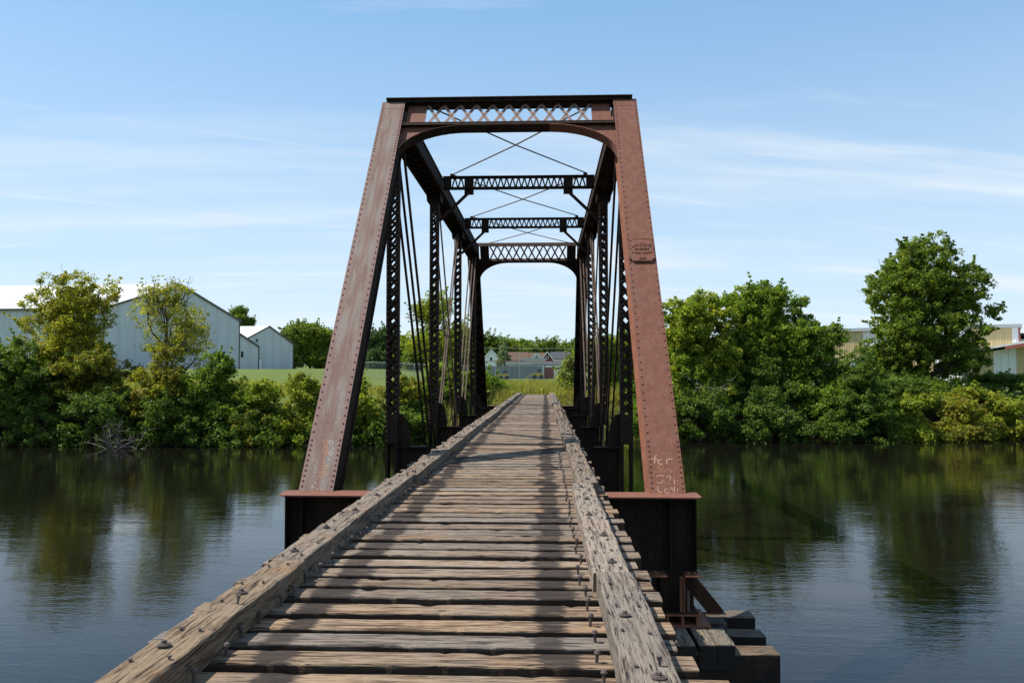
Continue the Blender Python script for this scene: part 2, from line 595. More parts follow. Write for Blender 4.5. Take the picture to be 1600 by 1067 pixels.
def portal(far):
    post, a, u, n, ln, _ = posts[(-1, far)]
    base = Vector((0, a.y, a.z))
    po = lambda x, s, d: base + Vector((x, 0, 0)) + u * s + n * d
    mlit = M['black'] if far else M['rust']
    st, sb = 10.74, 9.98
    f = MB()
    f.bar(po(-2.60, st, .155), po(2.60, st, .155), .31, .02, n)
    f.bar(po(-2.60, st - .035, .235), po(2.60, st - .035, .235), .016, .05, n)
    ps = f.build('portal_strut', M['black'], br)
    f = MB()
    f.bar(po(-2.22, sb, .11), po(2.22, sb, .11), .22, .02, n)
    f.bar(po(-2.22, sb - .04, .205), po(2.22, sb - .04, .205), .016, .06, n)
    f.build('lower_flange', M['black'], ps)
    for sx in (-1, 1):
        e = MB()
        e.bar(po(sx * 2.14, (st + sb) / 2 - .005, .10), po(sx * 1.74, (st + sb) / 2 - .005, .10), .014, st - sb - .03, n)
        e.build('end_plate', mlit, ps)
    xs, nb = 1.72, 10
    w = 2 * xs / nb
    for i in range(nb):
        x0 = -xs + i * w
        for d in (0, 1):
            e = MB()
            p0 = po(x0, sb + .01, .105 + d * .012)
            p1 = po(x0 + w, st - .01, .105 + d * .012)
            if d:
                p0, p1 = po(x0 + w, sb + .01, .105 + d * .012), po(x0, st - .01, .105 + d * .012)
            e.bar(p0, p1, .010, .062, n)
            if d:
                e.dome(po(x0 + w / 2, (sb + st) / 2, .124), n, .022, .015)
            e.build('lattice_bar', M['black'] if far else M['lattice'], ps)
    # curved knee: spandrel web plate and bent flange
    for sx in (-1, 1):
        A, B = 1.36, 1.00
        arc = [(sx * (2.22 - A + A * math.cos(q)), sb - .085 - B + B * math.sin(q)) for q in [math.pi / 2 * k / 12 for k in range(13)]]
        e = MB()
        # from the post along the arc to the apex, then back along the flange
        poly = [po(sx * 2.222, sb - .012, .10), po(sx * 2.222, sb - .085 - B, .10)] + [po(x, s, .10) for x, s in arc[1:]] + [po(arc[-1][0], sb - .012, .10)]
        e.prism(poly, n * .014)
        sp = e.build('spandrel_plate', mlit, br)
        e = MB()
        rv = MB()
        path = arc
        for (x0, s0), (x1, s1) in zip(path[:-1], path[1:]):
            e.bar(po(x0, s0, .11), po(x1, s1, .11), .20, .016, n)
            # bent angle leg lying on the web
            d = Vector((x1 - x0, s1 - s0)).normalized()
            nn = Vector((-d.y, d.x))
            if nn.x * sx < 0 and abs(nn.y) < .9:
                nn = -nn
            if nn.y < 0:
                nn = -nn
            e.bar(po(x0 + nn.x * .04, s0 + nn.y * .04, .122), po(x1 + nn.x * .04, s1 + nn.y * .04, .122), .014, .075, n)
            for q in (.25, .75):
                rv.dome(po(x0 + (x1 - x0) * q + nn.x * .045, s0 + (s1 - s0) * q + nn.y * .045, .130), n, .015, .012)
        e.build('curved_flange', mlit if sx > 0 else M['black'], sp)  # right arc coloured as lit, left arc as shaded
        if sx > 0:
            e = MB()
            xa = 2.22 - A
            e.bar(po(-xa, sb - .085, .11), po(xa, sb - .085, .11), .20, .016, n)
            e.bar(po(-xa, sb - .05, .122), po(xa, sb - .05, .122), .014, .075, n)
            e.build('straight_flange', M['black'], ps)
        tag(rv.build('rivets', M['rivet'], sp), kind='stuff')


portal(False)
portal(True)

# top chords
for sx in (-1, 1):
    y0, y1 = L[1] - .02, L[4] + .02
    mb = MB()
    for q in (-.205, .205):
        mb.box(sx * TX + q - .011, sx * TX + q + .011, y0, y1, CH0, CH1 - .016)
        w = -1 if q < 0 else 1
        mb.box(sx * TX + q + (w * .011 if w > 0 else -.066), sx * TX + q + (.066 if w > 0 else w * .011), y0, y1, CH0 + .001, CH0 + .018)
    ch = mb.build('top_chord', M['black'], br)
    mb = MB()
    mb.box(sx * TX - .245, sx * TX + .245, y0, y1, CH1 - .0155, CH1)
    mb.build('cover_plate', M['rust'] if sx > 0 else M['black'], ch)
    mb = MB()
    y, k = y0 + .3, 0
    while y < y1 - .4:
        q = .2 if k % 2 else -.2
        mb.bar((sx * TX - q, y, CH0 - .006), (sx * TX + q, y + .28, CH0 - .006), .055, .012, (1, 0, 0))
        y += .28
        k += 1
    for yy in (L[1], L[2], L[3], L[4]):
        mb.box(sx * TX - .22, sx * TX + .22, yy - .32, yy + .32, CH0 - .024, CH0 - .0125)
    tag(mb.build('lacing', M['black'], ch), kind='stuff')
    for yy in (L[2], L[3]):                       # pin plates hanging below the chord
        mb = MB()
        for q in (-.19, .19):
            mb.prism([(sx * TX + q, yy - .55, CH0 + .12), (sx * TX + q, yy - .26, CH0 - .26), (sx * TX + q, yy + .26, CH0 - .26), (sx * TX + q, yy + .55, CH0 + .12)], (.012, 0, 0))
        mb.build('gusset_plate', M['black'], ch)

# laced vertical posts
for sx in (-1, 1):
    for i in range(1, 5):
        y = L[i]
        x = sx * TX
        mb = MB()
        for q in (-1, 1):                          # two channels, toes outward in y
            mb.box(x + q * .118 - .008, x + q * .118 + .008, y - .12, y + .12, ZB - .1, CH0 + .1)
            for yq in (-1, 1):
                xa, xb = (x + q * .11, x + q * .065)
                mb.box(min(xa, xb), max(xa, xb), y + yq * .12 - .006, y + yq * .12 + .006, ZB - .1, CH0 + .1)
        vp = mb.build('vertical_post', M['black'], br)
        lc = MB()
        z = .60
        k = 0
        while z < CH0 - .5:
            for yq in (-1, 1):
                for d in (-1, 1):
                    yy = y + yq * (.132 + (.009 if d > 0 else 0))
                    lc.bar((x - d * .10, yy, z), (x + d * .10, yy, z + .245), .008, .055, (0, 1, 0))
            z += .245
        for yq in (-1, 1):
            lc.box(x - .122, x + .122, y + yq * .134 - .005, y + yq * .134 + .005, .0, .60)
            lc.box(x - .122, x + .122, y + yq * .134 - .005, y + yq * .134 + .005, CH0 - .5, CH0 - .0)
        tag(lc.build('lacing', M['black'], vp), kind='stuff')
        rv = MB()
        z = .06
        while z < CH0:
            for q in (-.1, .1):
                rv.dome((x + q, y - .146 if z > .6 else y - .139, z), (0, -1, 0), .015, .012)
            z += .1225 if .6 < z < CH0 - .5 else .1
        tag(rv.build('rivets', M['rod'], vp), kind='stuff')
        # bracket plate between post and floor beam
        mb = MB()
        xi = x - sx * .127
        mb.prism([(xi, y - .006, -.06), (xi, y - .006, .62), (xi - sx * .10, y - .006, .60), (xi - sx * .20, y - .006, .42), (xi - sx * .25, y - .006, .12), (xi - sx * .26, y - .006, -.06)], (0, .012, 0))
        mb.build('bracket_plate', M['black'], vp)

# diagonals (eyebars and rods) and bottom chord
for sx in (-1, 1):
    x = sx * TX
    for (i, j, n_, w, th) in ((1, 2, 3, .075, .028), (4, 3, 3, .075, .028)):
        for k in range(n_):
            xx = x + (k - (n_ - 1) / 2) * .13
            mb = MB()
            mb.bar((xx, L[i], ZT - .05), (xx, L[j], ZB), th + .02, w, (1, 0, 0))
            mb.build('diagonal_bar', M['black'] if i == 1 else M['rod'], br)  # far bars get a paler steel, their sunlit look put into the colour
    for (i, j, off) in ((2, 3, (-.08, .08)), (3, 2, (-.03, .035))):
        for q in off:
            mb = MB()
            mb.tube([(x + q, L[i], ZT - .05), (x + q, L[j], ZB)], .024, 6)
            mb.build('counter_rod', M['rod'], br)
    for i in range(5):
        for q in (-.16, .16):
            mb = MB()
            mb.bar((x + q + .015 * (i % 2), L[i] + (.65 if i == 0 else -.1), ZB), (x + q + .015 * (i % 2), L[i + 1] - (.65 if i == 4 else -.1), ZB), .03, .13, (1, 0, 0))
            mb.build('bottom_chord_bar', M['black'], br)
    for i in range(1, 5):
        mb = MB()
        mb.tube([(x - .33, L[i], ZB), (x + .33, L[i], ZB)], .065, 10)
        mb.build('pin', M['black'], br)

# sway struts and lateral rods
for i in (2, 3):
    y, zt, zb = L[i], 7.17, 6.80
    mb = MB()
    for z0 in (zt - .018, zb):
        mb.box(-2.19, 2.19, y - .10, y + .10, z0, z0 + .018)
    for z0, z1 in ((zt - .075, zt - .019), (zb + .019, zb + .07)):
        mb.box(-2.19, 2.19, y - .012, y + .000, z0, z1)
    st = mb.build('sway_strut', M['black'], br)
    for sx in (-1, 1):
        for x0, x1 in ((1.30, 1.57), (1.95, 2.18)):
            e = MB()
            e.box(min(sx * x0, sx * x1), max(sx * x0, sx * x1), y - .026, y - .014, zb - (.0 if x0 > 1.6 else .17), zt - .02)
            e.build('web_plate', M['black'], st)
        e = MB()
        e.bar((sx * 1.34, y - .045, zb - .01), (sx * 2.30, y - .045, zb - .93), .05, .085, (0, 1, 0))
        e.build('knee_brace', M['black'], st)
        e = MB()
        e.tube([(sx * 1.93, y - .04, zt + .002), (sx * 1.93, y - .04, zt + .07)], .06, 8)
        e.build('rod_lug', M['black'], st)
    segs = [(-1.94, -1.58, 2), (-1.29, 1.29, 15), (1.58, 1.94, 2)]
    for a0, a1, n_ in segs:
        w = (a1 - a0) / n_
        for k in range(n_):
            for d in (0, 1):
                e = MB()
                xm = a0 + (k + .5) * w
                xe = a0 + (k + d) * w
                e.bar((xe, y + .006 + .010 * d, zb + .02), (xm, y + .006 + .010 * d, zt - .02), .009, .042, (0, 1, 0))
                e.build('lacing_bar', M['black'], st)
for i in (1, 2, 3):
    for d in (-1, 1):
        mb = MB()
        z = 7.215 + .028 * (d > 0)
        ya, yb = L[i] + .05, L[i + 1] - .05
        mb.tube([(-d * 1.93, ya, z), (0, (ya + yb) / 2, z - .05), (d * 1.93, yb, z)], .017, 6)
        mb.build('lateral_rod', M['rod'], br)

# floor beams, stringers, end floor beams, shoes
for i in range(1, 5):
    y = L[i]
    mb = MB()
    mb.box(-2.30, 2.30, y - .006, y + .006, -1.00, -.08)
    mb.box(-2.30, -1.72, y - .15, y + .15, -.08, -.062)
    mb.box(1.78, 2.30, y - .15, y + .15, -.08, -.062)
    mb.box(-2.30, 2.30, y - .15, y + .15, -1.02, -1.00)
    fb = mb.build('floor_beam', M['black'], br)
for q in (-.75, .75):
    for i in range(5):
        mb = MB()
        x = .065 + q
        ya, yb = (L[i] if i else L[0] + .45) + .02, L[i + 1] - .02 - (.5 if i == 4 else 0)
        mb.box(x - .006, x + .006, ya, yb, -.80, -.235)
        mb.box(x - .14, x + .14, ya, yb, -.235, -.215)
        mb.box(x - .14, x + .14, ya, yb, -.82, -.80)
        mb.build('stringer', M['black'], br)

for far in (False, True):
    s = -1 if far else 1
    yc = (L[0] + .50) if not far else (L[5] - .50)
    Yf = lambda d: yc + s * d                       # d<0 towards the outside of the span
    mb = MB()
    ya, yb = sorted((Yf(-.006), Yf(.006)))
    mb.box(-2.76, 2.76, ya, yb, -1.20, -.205)
    for xe in (-2.77, 2.755):
        mb.box(xe, xe + .015, min(Yf(-.17), Yf(.25)), max(Yf(-.17), Yf(.25)), -1.20, -.206)
    for x0 in (-2.55, 2.42):
        y0_, y1_ = sorted((Yf(-.006), Yf(-.16)))
        mb.box(x0, x0 + .016, y0_, y1_, -1.19, -.21)
    efb = mb.build('end_floor_beam', M['black'], br)
    mb = MB()
    out = [(-2.87, Yf(-.13)), (-2.76, Yf(-.25)), (2.78, Yf(-.25)), (2.84, Yf(-.19)), (2.84, Yf(.25)), (-2.87, Yf(.25))]
    if s < 0:
        out = out[::-1]
    mb.prism([(x, y, -.204) for x, y in out], (0, 0, .020))
    mb.build('top_flange', M['rust'], efb)
    for x0, x1 in ((-2.84, -2.45), (2.02, 2.36), (2.60, 2.82)):
        mb = MB()
        y0_, y1_ = sorted((Yf(-.28), Yf(-.0065)))
        mb.box(x0, x1, y0_, y1_, -1.222, -1.202)
        for q in (.2, .6):
            mb.tube([(x0 + (x1 - x0) * q, Yf(-.2), -1.203), (x0 + (x1 - x0) * q, Yf(-.2), -1.165)], .022, 6)
        mb.build('seat_angle', M['rust_edge'], efb)
    for sx in (-1, 1):
        x = sx * TX
        mb = MB()                                   # bearing shoe: webs, sole plate, roller nest
        for q in (-.20, .20):
            mb.prism([(x + q - .012, Yf(-.14), -1.69), (x + q - .012, Yf(-.02), -1.24), (x + q - .012, Yf(.25), -1.24), (x + q - .012, Yf(.5), -1.69)], (.024, 0, 0))
        y0_, y1_ = sorted((Yf(-.02), Yf(.35)))
        mb.box(x - .14, x + .31, y0_, y1_, -1.69, -1.205)
        y0_, y1_ = sorted((Yf(-.20), Yf(.55)))
        mb.box(x - .30, x + .34, y0_, y1_, -1.715, -1.69)
        sh = mb.build('bearing_shoe', M['black'], br)
        mb = MB()
        mb.box(x - .30, x + .36, y0_ - .01, y1_ + .01, -1.742, -1.7165)
        mb.build('sole_plate', M['rust_edge'], sh)
        mb = MB()
        for k in range(4):
            xx = x - .27 + k * .195
            mb.box(xx, xx + .03, y0_ + .02, y1_ - .02, -1.862, -1.743)
        mb.box(x - .34, x + .50, y0_ - .02, y1_ + .02, -1.885, -1.8625)
        mb.build('roller_nest', M['rust_edge'], sh)
        mb = MB()
        mb.tube([(x + .21, Yf(-.15), -1.69), (x + .21, Yf(-.15), -1.42)], .022, 8)
        mb.tube([(x - .24, Yf(-.15), -1.69), (x - .24, Yf(-.15), -1.40)], .022, 8)
        mb.build('anchor_bolt', M['rod'], sh)
        mb = MB()
        mb.bar((x + .12, Yf(-.20), -1.685), (x + .12, Yf(-.20), -1.225), .05, .012, (1, 0, 0))
        mb.bar((x + .15, Yf(-.215), -1.685), (x + .15, Yf(-.215), -1.225), .012, .06, (1, 0, 0))
        mb.build('stiffener_angle', M['rust_edge'], sh)

# maker plate on the right end post
post, a, u, n, ln, po = posts[(1, False)]
S0 = 6.12


def on_post(pst, x, s, d):
    return pst[5](x, s, d)


pw, ph, cr = .225, .285, .06
out = []
for (cx_, cy_, q0) in ((pw, ph, 180), (-pw, ph, 270), (-pw, -ph, 0), (pw, -ph, 90)):
    # concave corners, going counter-clockwise
    for k in range(5):
        th = R(q0 + 90 - k * 22.5) if True else 0
        out.append((cx_ + cr * math.cos(th), cy_ + cr * math.sin(th)))
mb = MB()
mb.prism([po(x, S0 + y, .231) for x, y in out], n * .035)
plq = mb.build('maker_plate', M['rust'], post)
mb = MB()
for i in range(len(out)):
    x0, y0 = out[i]
    x1, y1 = out[(i + 1) % len(out)]
    mb.bar(po(x0 * .93, S0 + y0 * .94, .268), po(x1 * .93, S0 + y1 * .94, .268), .008, .010, n)
mb.build('raised_border', M['rust'], plq)


def letters(txt, size, cx, cy, arch=0.0, spread=1.0, depth=.006):
    """raised lettering on the plate, each letter set along an arc"""
    res = MB()
    W = []
    for ch in txt:
        cu = bpy.data.curves.new('letter', 'FONT')
        cu.body = ch
        cu.size = size
        cu.extrude = depth
        cu.resolution_u = 2
        cu.align_x = 'CENTER'
        ob = bpy.data.objects.new('letter', cu)
        COL.objects.link(ob)
        bpy.context.view_layer.update()
        me = bpy.data.meshes.new_from_object(ob.evaluated_get(bpy.context.evaluated_depsgraph_get()))
        W.append((me, (max([v.co.x for v in me.vertices]) - min([v.co.x for v in me.vertices])) if len(me.vertices) else size * .3))
        bpy.data.objects.remove(ob)
        bpy.data.curves.remove(cu)
    gap = size * .16
    tot = sum(w for _, w in W) + gap * (len(W) - 1)
    x = -tot / 2 * spread
    for me, w in W:
        xm = x + w / 2 * spread
        ang = -arch * xm / max(tot / 2, 1e-6)
        yo = -(xm * xm) * arch / max(tot, 1e-6)
        c, s_ = math.cos(ang), math.sin(ang)
        vs = [po(cx + xm + v.co.x * c - v.co.y * s_, S0 + cy + yo + v.co.x * s_ + v.co.y * c, .266 + v.co.z + depth) for v in me.vertices]
        res.add(vs, [tuple(p.vertices) for p in me.polygons])
        x += (w + gap) * spread
        bpy.data.meshes.remove(me)
    return res


letters('LASSIG', .098, 0, .095, .42).build('lettering', M['rust'], plq)
letters('BRIDGE', .070, 0, -.005, 0).build('lettering', M['rust'], plq)
letters('& IRON WORKS', .044, 0, -.105, -.35).build('lettering', M['rust'], plq)
letters('1895', .060, 0, -.235, 0).build('lettering', M['rust'], plq)
mb = MB()
for sx in (-1, 1):
    mb.dome(po(sx * .20, S0 + .02, .266), n, .018, .014)
tag(mb.build('bolt_heads', M['rivet'], plq), kind='stuff')

# scratched and painted marks at the feet of both end posts
M['chalk'] = plain('faded_cream_paint', (.40, .255, .18), .9, .2, 30)
M['chalk_orange'] = plain('faded_orange_paint', (.30, .155, .085), .9, .3, 30)
M['chalk_grey'] = plain('scratched_pale_metal', (.30, .26, .235), .9, .2, 30)


def marks(pst, strokes, m, w=.014):
    po_, n_ = pst[5], pst[3]
    mb = MB()
    for st in strokes:
        for (x0, s0), (x1, s1) in zip(st[:-1], st[1:]):
            mb.bar(po_(x0, s0, .2310), po_(x1, s1, .2310), .0016, w, n_)
    return mb.build('painted_mark', m, pst[0])


def cv(st, cx0, slope, y0, kx, ks, ref):
    return [[((zx - (cx0 + (ref - zy) * slope)) / kx, 1.347 + (y0 - zy) / ks) for zx, zy in s_] for s_ in st]


def loop(cx_, cy_, r):
    return [(cx_ + r * math.cos(k * .7), cy_ + r * math.sin(k * .7)) for k in range(10)]


rs1 = [[(290, 285), (255, 305), (245, 440)], [(180, 345), (310, 370)], [(375, 365), (330, 375), (305, 410), (330, 450), (390, 450)],
       [(470, 450), (470, 370), (520, 350), (580, 365)]]
rs2 = [[(340, 500), (285, 495), (300, 530), (370, 560), (350, 595), (255, 600)], [(380, 580), (440, 575), (490, 545), (540, 555), (560, 580), (530, 610)]]
rs3 = [[(270, 690), (310, 665), (420, 670)], [(280, 790), (320, 805), (375, 790), (385, 750)], [(455, 700), (490, 670), (540, 690), (510, 750)],
       [(484, 795), (490, 810)], [(597, 680), (601, 695)], [(590, 730), (600, 825)], [(630, 752), (650, 758)],
       [(290, 865), (285, 920), (320, 965), (370, 970)], [(480, 910), (420, 915), (410, 950), (450, 985), (500, 975)], [(530, 880), (570, 930)],
       [(600, 870), (575, 985)], [(655, 905), (640, 960)]]
pr = posts[(1, False)]
marks(pr, cv(rs1, 470, -.075, 1000, 1320, 1158, 970), M['chalk'], .012)
marks(pr, cv(rs2, 470, -.075, 1000, 1320, 1158, 970), M['chalk_orange'], .009)
marks(pr, cv(rs3, 470, -.075, 1000, 1320, 1158, 970), M['chalk'], .010)
pl = posts[(-1, False)]
lo = [loop(495, 230, 30), loop(500, 270, 24), loop(490, 330, 30), loop(500, 385, 22), [(460, 460), (465, 520)], [(440, 590), (440, 550), (510, 560), (510, 600), (450, 600)],
      [(385, 630), (520, 630)], loop(440, 680, 30), [(375, 830), (385, 870), (360, 865)], [(420, 840), (440, 870)]]
lw = [loop(565, 230, 28), loop(560, 380, 25), [(345, 760), (360, 780)], [(320, 800), (310, 840), (340, 820)], [(540, 450), (520, 480)]]
marks(pl, cv(lo, 362, .206, 885, 911, 801, 850), M['chalk_orange'], .016)
marks(pl, cv(lw, 362, .206, 885, 911, 801, 850), M['chalk_grey'], .016)

# ------------------------------------------------------------------ timber deck
DX = .05
dk = thing('timber_deck', (DX, 0, -.2), 'weathered open timber tie deck with guard timbers running across the bridge', 'deck')


def rough_beam(axis, length, w, h, seg, seed, amp, chip):
    """a hewn timber: rounded rectangular section, ends and edges uneven. Origin at its centre, top at z=0"""
    rg = random.Random(seed)
    off = Vector((rg.uniform(0, 90), rg.uniform(0, 90), rg.uniform(0, 90)))
    r = .009
    prof = [(-w / 2, -h + .01), (-w / 2 + .01, -h), (w / 2 - .01, -h), (w / 2, -h + .01),
            (w / 2, -r), (w / 2 - r * .4, -r * .3), (w / 2 - r * 1.3, 0), (w * .17, 0), (-w * .17, 0), (-w / 2 + r * 1.3, 0), (-w / 2 + r * .4, -r * .3), (-w / 2, -r)]
    mb = MB()
    n_ = len(prof)
    for i in range(seg + 1):
        tt = i / seg
        s_ = -length / 2 + length * tt
        e0 = .012 * rg.uniform(-1, 1) if i in (0, seg) else 0
        sag = amp * 1.2 * noise.noise(off + Vector((s_ * .8, 0, 0)))
        yaw_ = amp * 1.5 * noise.noise(off + Vector((s_ * .6, 7, 0)))
        for j, (a_, b_) in enumerate(prof):
            q = Vector((s_ * 3.2, a_ * 9, b_ * 9)) + off
            da = amp * .8 * noise.noise(q) + amp * .35 * noise.noise(q * 3.1)
            db = amp * .8 * noise.noise(q + Vector((31, 0, 0))) + sag
            if 4 <= j <= 11:
                c_ = .35 * noise.noise(Vector((s_ * 2.3, 3.0 if j < 8 else 9.0, 0)) + off) + .75 * noise.noise(Vector((s_ * 11.0, 3.0 if j < 8 else 9.0, 4)) + off)
                if c_ > .26 and j in (4, 5, 6, 9, 10, 11):
                    db -= chip * (c_ - .26) * 2.4
                    da += (-1 if a_ > 0 else 1) * chip * (c_ - .26) * 1.6
            x_, y_, z_ = s_ + e0 + amp * noise.noise(q + Vector((0, 55, 0))) * (1 if i in (0, seg) else 0), a_ + da + yaw_, b_ + db
            mb.v.append((x_, y_, z_) if axis == 0 else (y_, x_, z_))
    for i in range(seg):
        for j in range(n_):
            j2 = (j + 1) % n_
            q = (i * n_ + j, i * n_ + j2, (i + 1) * n_ + j2, (i + 1) * n_ + j)
            mb.f.append(q if axis == 1 else q[::-1])
    c0, c1_ = tuple(range(n_)), tuple(seg * n_ + j for j in range(n_))
    mb.f.append(c0 if axis == 0 else c0[::-1])
    mb.f.append(c1_[::-1] if axis == 0 else c1_)
    return mb


TIE = .304
y = -1.9
k = 0
tie_y = []
while y < 57.9:
    near = y < 15
    ln_ = 2.88 + rng.uniform(-.05, .05)
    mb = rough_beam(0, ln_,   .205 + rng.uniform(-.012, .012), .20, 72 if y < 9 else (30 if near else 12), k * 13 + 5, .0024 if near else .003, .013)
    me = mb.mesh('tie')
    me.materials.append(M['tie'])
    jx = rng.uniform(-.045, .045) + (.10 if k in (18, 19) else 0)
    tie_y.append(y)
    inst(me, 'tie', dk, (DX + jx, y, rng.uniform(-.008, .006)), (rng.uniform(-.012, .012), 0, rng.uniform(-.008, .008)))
    y += TIE + rng.uniform(-.012, .012)
    k += 1

# guard timbers in lengths, each with its bolts
bm_ = MB()
bm_.tube([(0, 0, 0), (0, 0, .006)], .034, 14)
bm_.tube([(0, 0, .006), (0, 0, .010)], .025, 12)
bm_.tube([(0, 0, .010), (0, 0, .024)], .014, 4)
bolt_me = bm_.mesh('bolt')
bolt_me.materials.append(M['bolt'])
nm = MB()
nm.tube([(0, 0, 0), (0, 0, .010)], .007, 6)
nm.tube([(0, 0, .010), (0, 0, .016)], .012, 6)
nail_me = nm.mesh('nail')
nail_me.materials.append(M['bolt'])
spm = MB()
spm.tube([(0, 0, -.02), (0, 0, .062)], .0085, 6)
spm.tube([(0, 0, .060), (0, .0, .066), (0, 0, .078)], [.017, .018, .011], 8)
spike_me = spm.mesh('spike')
spike_me.materials.append(M['bolt'])

GT = .135
for sx, gxc, br_y, shift in ((-1, -1.05, [-1.9, 5.75, 10.6, 17.3, 24.0, 30.6, 37.2, 43.9, 50.4, 57.7], [0, -.015, .03, -.01, .02, -.02, .01, .0, .02]),
                             (1, 1.22, [-1.9, 5.5, 9.95, 17.4, 24.1, 30.5, 37.0, 43.6, 50.2, 57.7], [0, -.02, .05, .02, .0, .03, -.01, .02, .0])):
    for i in range(len(br_y) - 1):
        y0, y1 = br_y[i] + .004, br_y[i + 1] - .004
        near = y0 < 15
        mb = rough_beam(1, y1 - y0, .245, GT + .02, int((y1 - y0) * (14 if near else 5)), 900 + i * 7 + (sx > 0) * 400, .007, .045 if sx < 0 else .025)
        me = mb.mesh('guard_timber')
        me.materials.append(M['guard'])
        gx_ = gxc + shift[i]
        gd = inst(me, 'guard_timber', dk, (gx_, (y0 + y1) / 2, GT + rng.uniform(-.004, .012)))
        yy = y0 + .28
        while yy < y1 - .1:
            ob = bpy.data.objects.new('bolt', bolt_me)
            ob.location = (rng.uniform(-.035, .035) , yy - (y0 + y1) / 2, .003 + rng.uniform(0, .006))
            ob.rotation_euler = (rng.uniform(-.06, .06), rng.uniform(-.06, .06), rng.uniform(0, 3))
            COL.objects.link(ob)
            ob.parent = gd
            yy += rng.uniform(.88, .98) if i else rng.uniform(.78, 1.0)
        if y0 < 22:
            yy = y0 + .12
            while yy < min(y1 - .1, 24):
                for q in (-.06, .065):
                    if rng.random() < .8:
                        ob = bpy.data.objects.new('nail', nail_me)
                        ob.location = (q + rng.uniform(-.02, .02), yy - (y0 + y1) / 2 + rng.uniform(-.05, .05), .0)
                        ob.rotation_euler = (rng.uniform(-.15, .15), rng.uniform(-.15, .15), 0)
                        if rng.random() < .07:
                            ob.scale = (1, 1, 3.2)
                        COL.objects.link(ob)
                        ob.parent = gd
                yy += .46
for ty in tie_y:
    if 0 < ty < 15:
        for sx, xx in ((-1, -.90), (1, 1.01)):
            inst(spike_me, 'spike', dk, (xx + rng.uniform(-.02, .02), ty + rng.uniform(-.06, .02), -.008 - rng.uniform(0, .03) * (ty > 7)), (rng.uniform(-.12, .12), rng.uniform(-.12, .12), 0))
# approach stringers under the ties
for q in (-.75, .75):
    for ya, yb in ((-1.9, 5.0), (5.01, 10.95), (42.9, 50.0), (50.01, 58.0)):
        mb = MB()
        mb.box(DX + q - .2, DX + q + .2, ya, yb, -.62, -.215)
        mb.build('approach_stringer', M['pile'], dk)

# ------------------------------------------------------------------ timber piers
for far in (False, True):
    pc = 11.0 if not far else L[5] + .0
    pier = thing('timber_pier', (0, pc, WATER_Z - 1.5),
                 'dark stacked timber pier under the near end of the bridge' if not far else 'dark timber pier under the far end of the bridge', 'pier', 'timber piers carrying the truss')
    for yy, xe in ((10.52, 3.63), (11.22, 3.66), (12.07, 3.73)):
        y0 = yy - 11.0 + pc
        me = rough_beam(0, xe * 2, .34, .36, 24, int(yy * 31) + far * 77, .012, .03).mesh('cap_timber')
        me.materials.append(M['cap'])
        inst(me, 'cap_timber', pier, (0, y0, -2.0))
    for sx in (-1, 1):
        for xx, wd, l0 in ((2.42, .26, .75), (2.70, .21, .70), (2.93, .22, .70)):
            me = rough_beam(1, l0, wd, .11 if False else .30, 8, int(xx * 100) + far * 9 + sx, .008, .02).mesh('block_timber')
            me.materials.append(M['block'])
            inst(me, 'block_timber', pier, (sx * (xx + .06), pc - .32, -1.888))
        mb = MB()
        mb.bar((sx * 2.78, pc + 1.2, -1.45), (sx * 3.25, pc + 1.15, -2.02), .24, .20, (0, 1, 0))
        mb.build('brace_timber', M['black'], pier)
    for xx in (-3.1, -1.9, -.7, .7, 1.9, 3.1):
        for yy in (pc - .48, pc + 1.07):
            mb = MB()
            mb.tube([(xx, yy, -2.365), (xx * 1.03, yy, -4.6)], [.17, .19], 10)
            mb.build('pile', M['pile'], pier)
    mb = MB()
    mb.bar((-3.3, pc - .67, -2.5), (3.3, pc - .67, -3.1), .08, .24, (0, 1, 0))
    mb.build('cross_brace', M['pile'], pier)
    # mud sill blocks between caps and floor beam seats
    mb = MB()
    mb.box(-3.2, 3.2, pc + .25, pc + .55, -2.0, -1.9)
    mb.build('filler_plank', M['pile'], pier)

# ------------------------------------------------------------------ vegetation
def quick(name, v, f, col, m):
    me = bpy.data.meshes.new(name)
    nf, k = f.shape
    me.vertices.add(len(v))
    me.vertices.foreach_set('co', v.astype(np.float32).ravel())
    me.loops.add(nf * k)
    me.loops.foreach_set('vertex_index', f.astype(np.int32).ravel())
    me.polygons.add(nf)
    me.polygons.foreach_set('loop_start', np.arange(0, nf * k, k, dtype=np.int32))
    me.polygons.foreach_set('loop_total', np.full(nf, k, dtype=np.int32))
    if col is not None:
        ca = me.color_attributes.new('leaf_colour', 'FLOAT_COLOR', 'POINT')
        ca.data.foreach_set('color', np.concatenate([col, np.ones((len(col), 1))], 1).astype(np.float32).ravel())
    me.update()
    me.materials.append(m)
    return me


t = NT('leaves')
at_ = t.node('ShaderNodeAttribute', attribute_name='leaf_colour')
t.put(t.b.inputs['Base Color'], at_.outputs['Color'])
t.b.inputs['Roughness'].default_value = .48
t.b.inputs['Specular IOR Level'].default_value = .12
tr = t.node('ShaderNodeBsdfTranslucent')
t.l.new(t.mix(1.0, at_.outputs['Color'], (1.25, 1.35, .55), 'MULTIPLY'), tr.inputs['Color'])
ms = t.node('ShaderNodeMixShader')
ms.inputs[0].default_value = .45
t.l.new(t.b.outputs[0], ms.inputs[1])
t.l.new(tr.outputs[0], ms.inputs[2])
t.l.new(ms.outputs[0], t.out.inputs['Surface'])
M['leaf'] = t.m
M['bark'] = plain('grey_brown_bark', (.095, .075, .058), .95, .4, 9, stretch=(1, 1, .3))
M['dead'] = plain('bleached_dead_wood', (.13, .11, .09), .95, .3, 9)

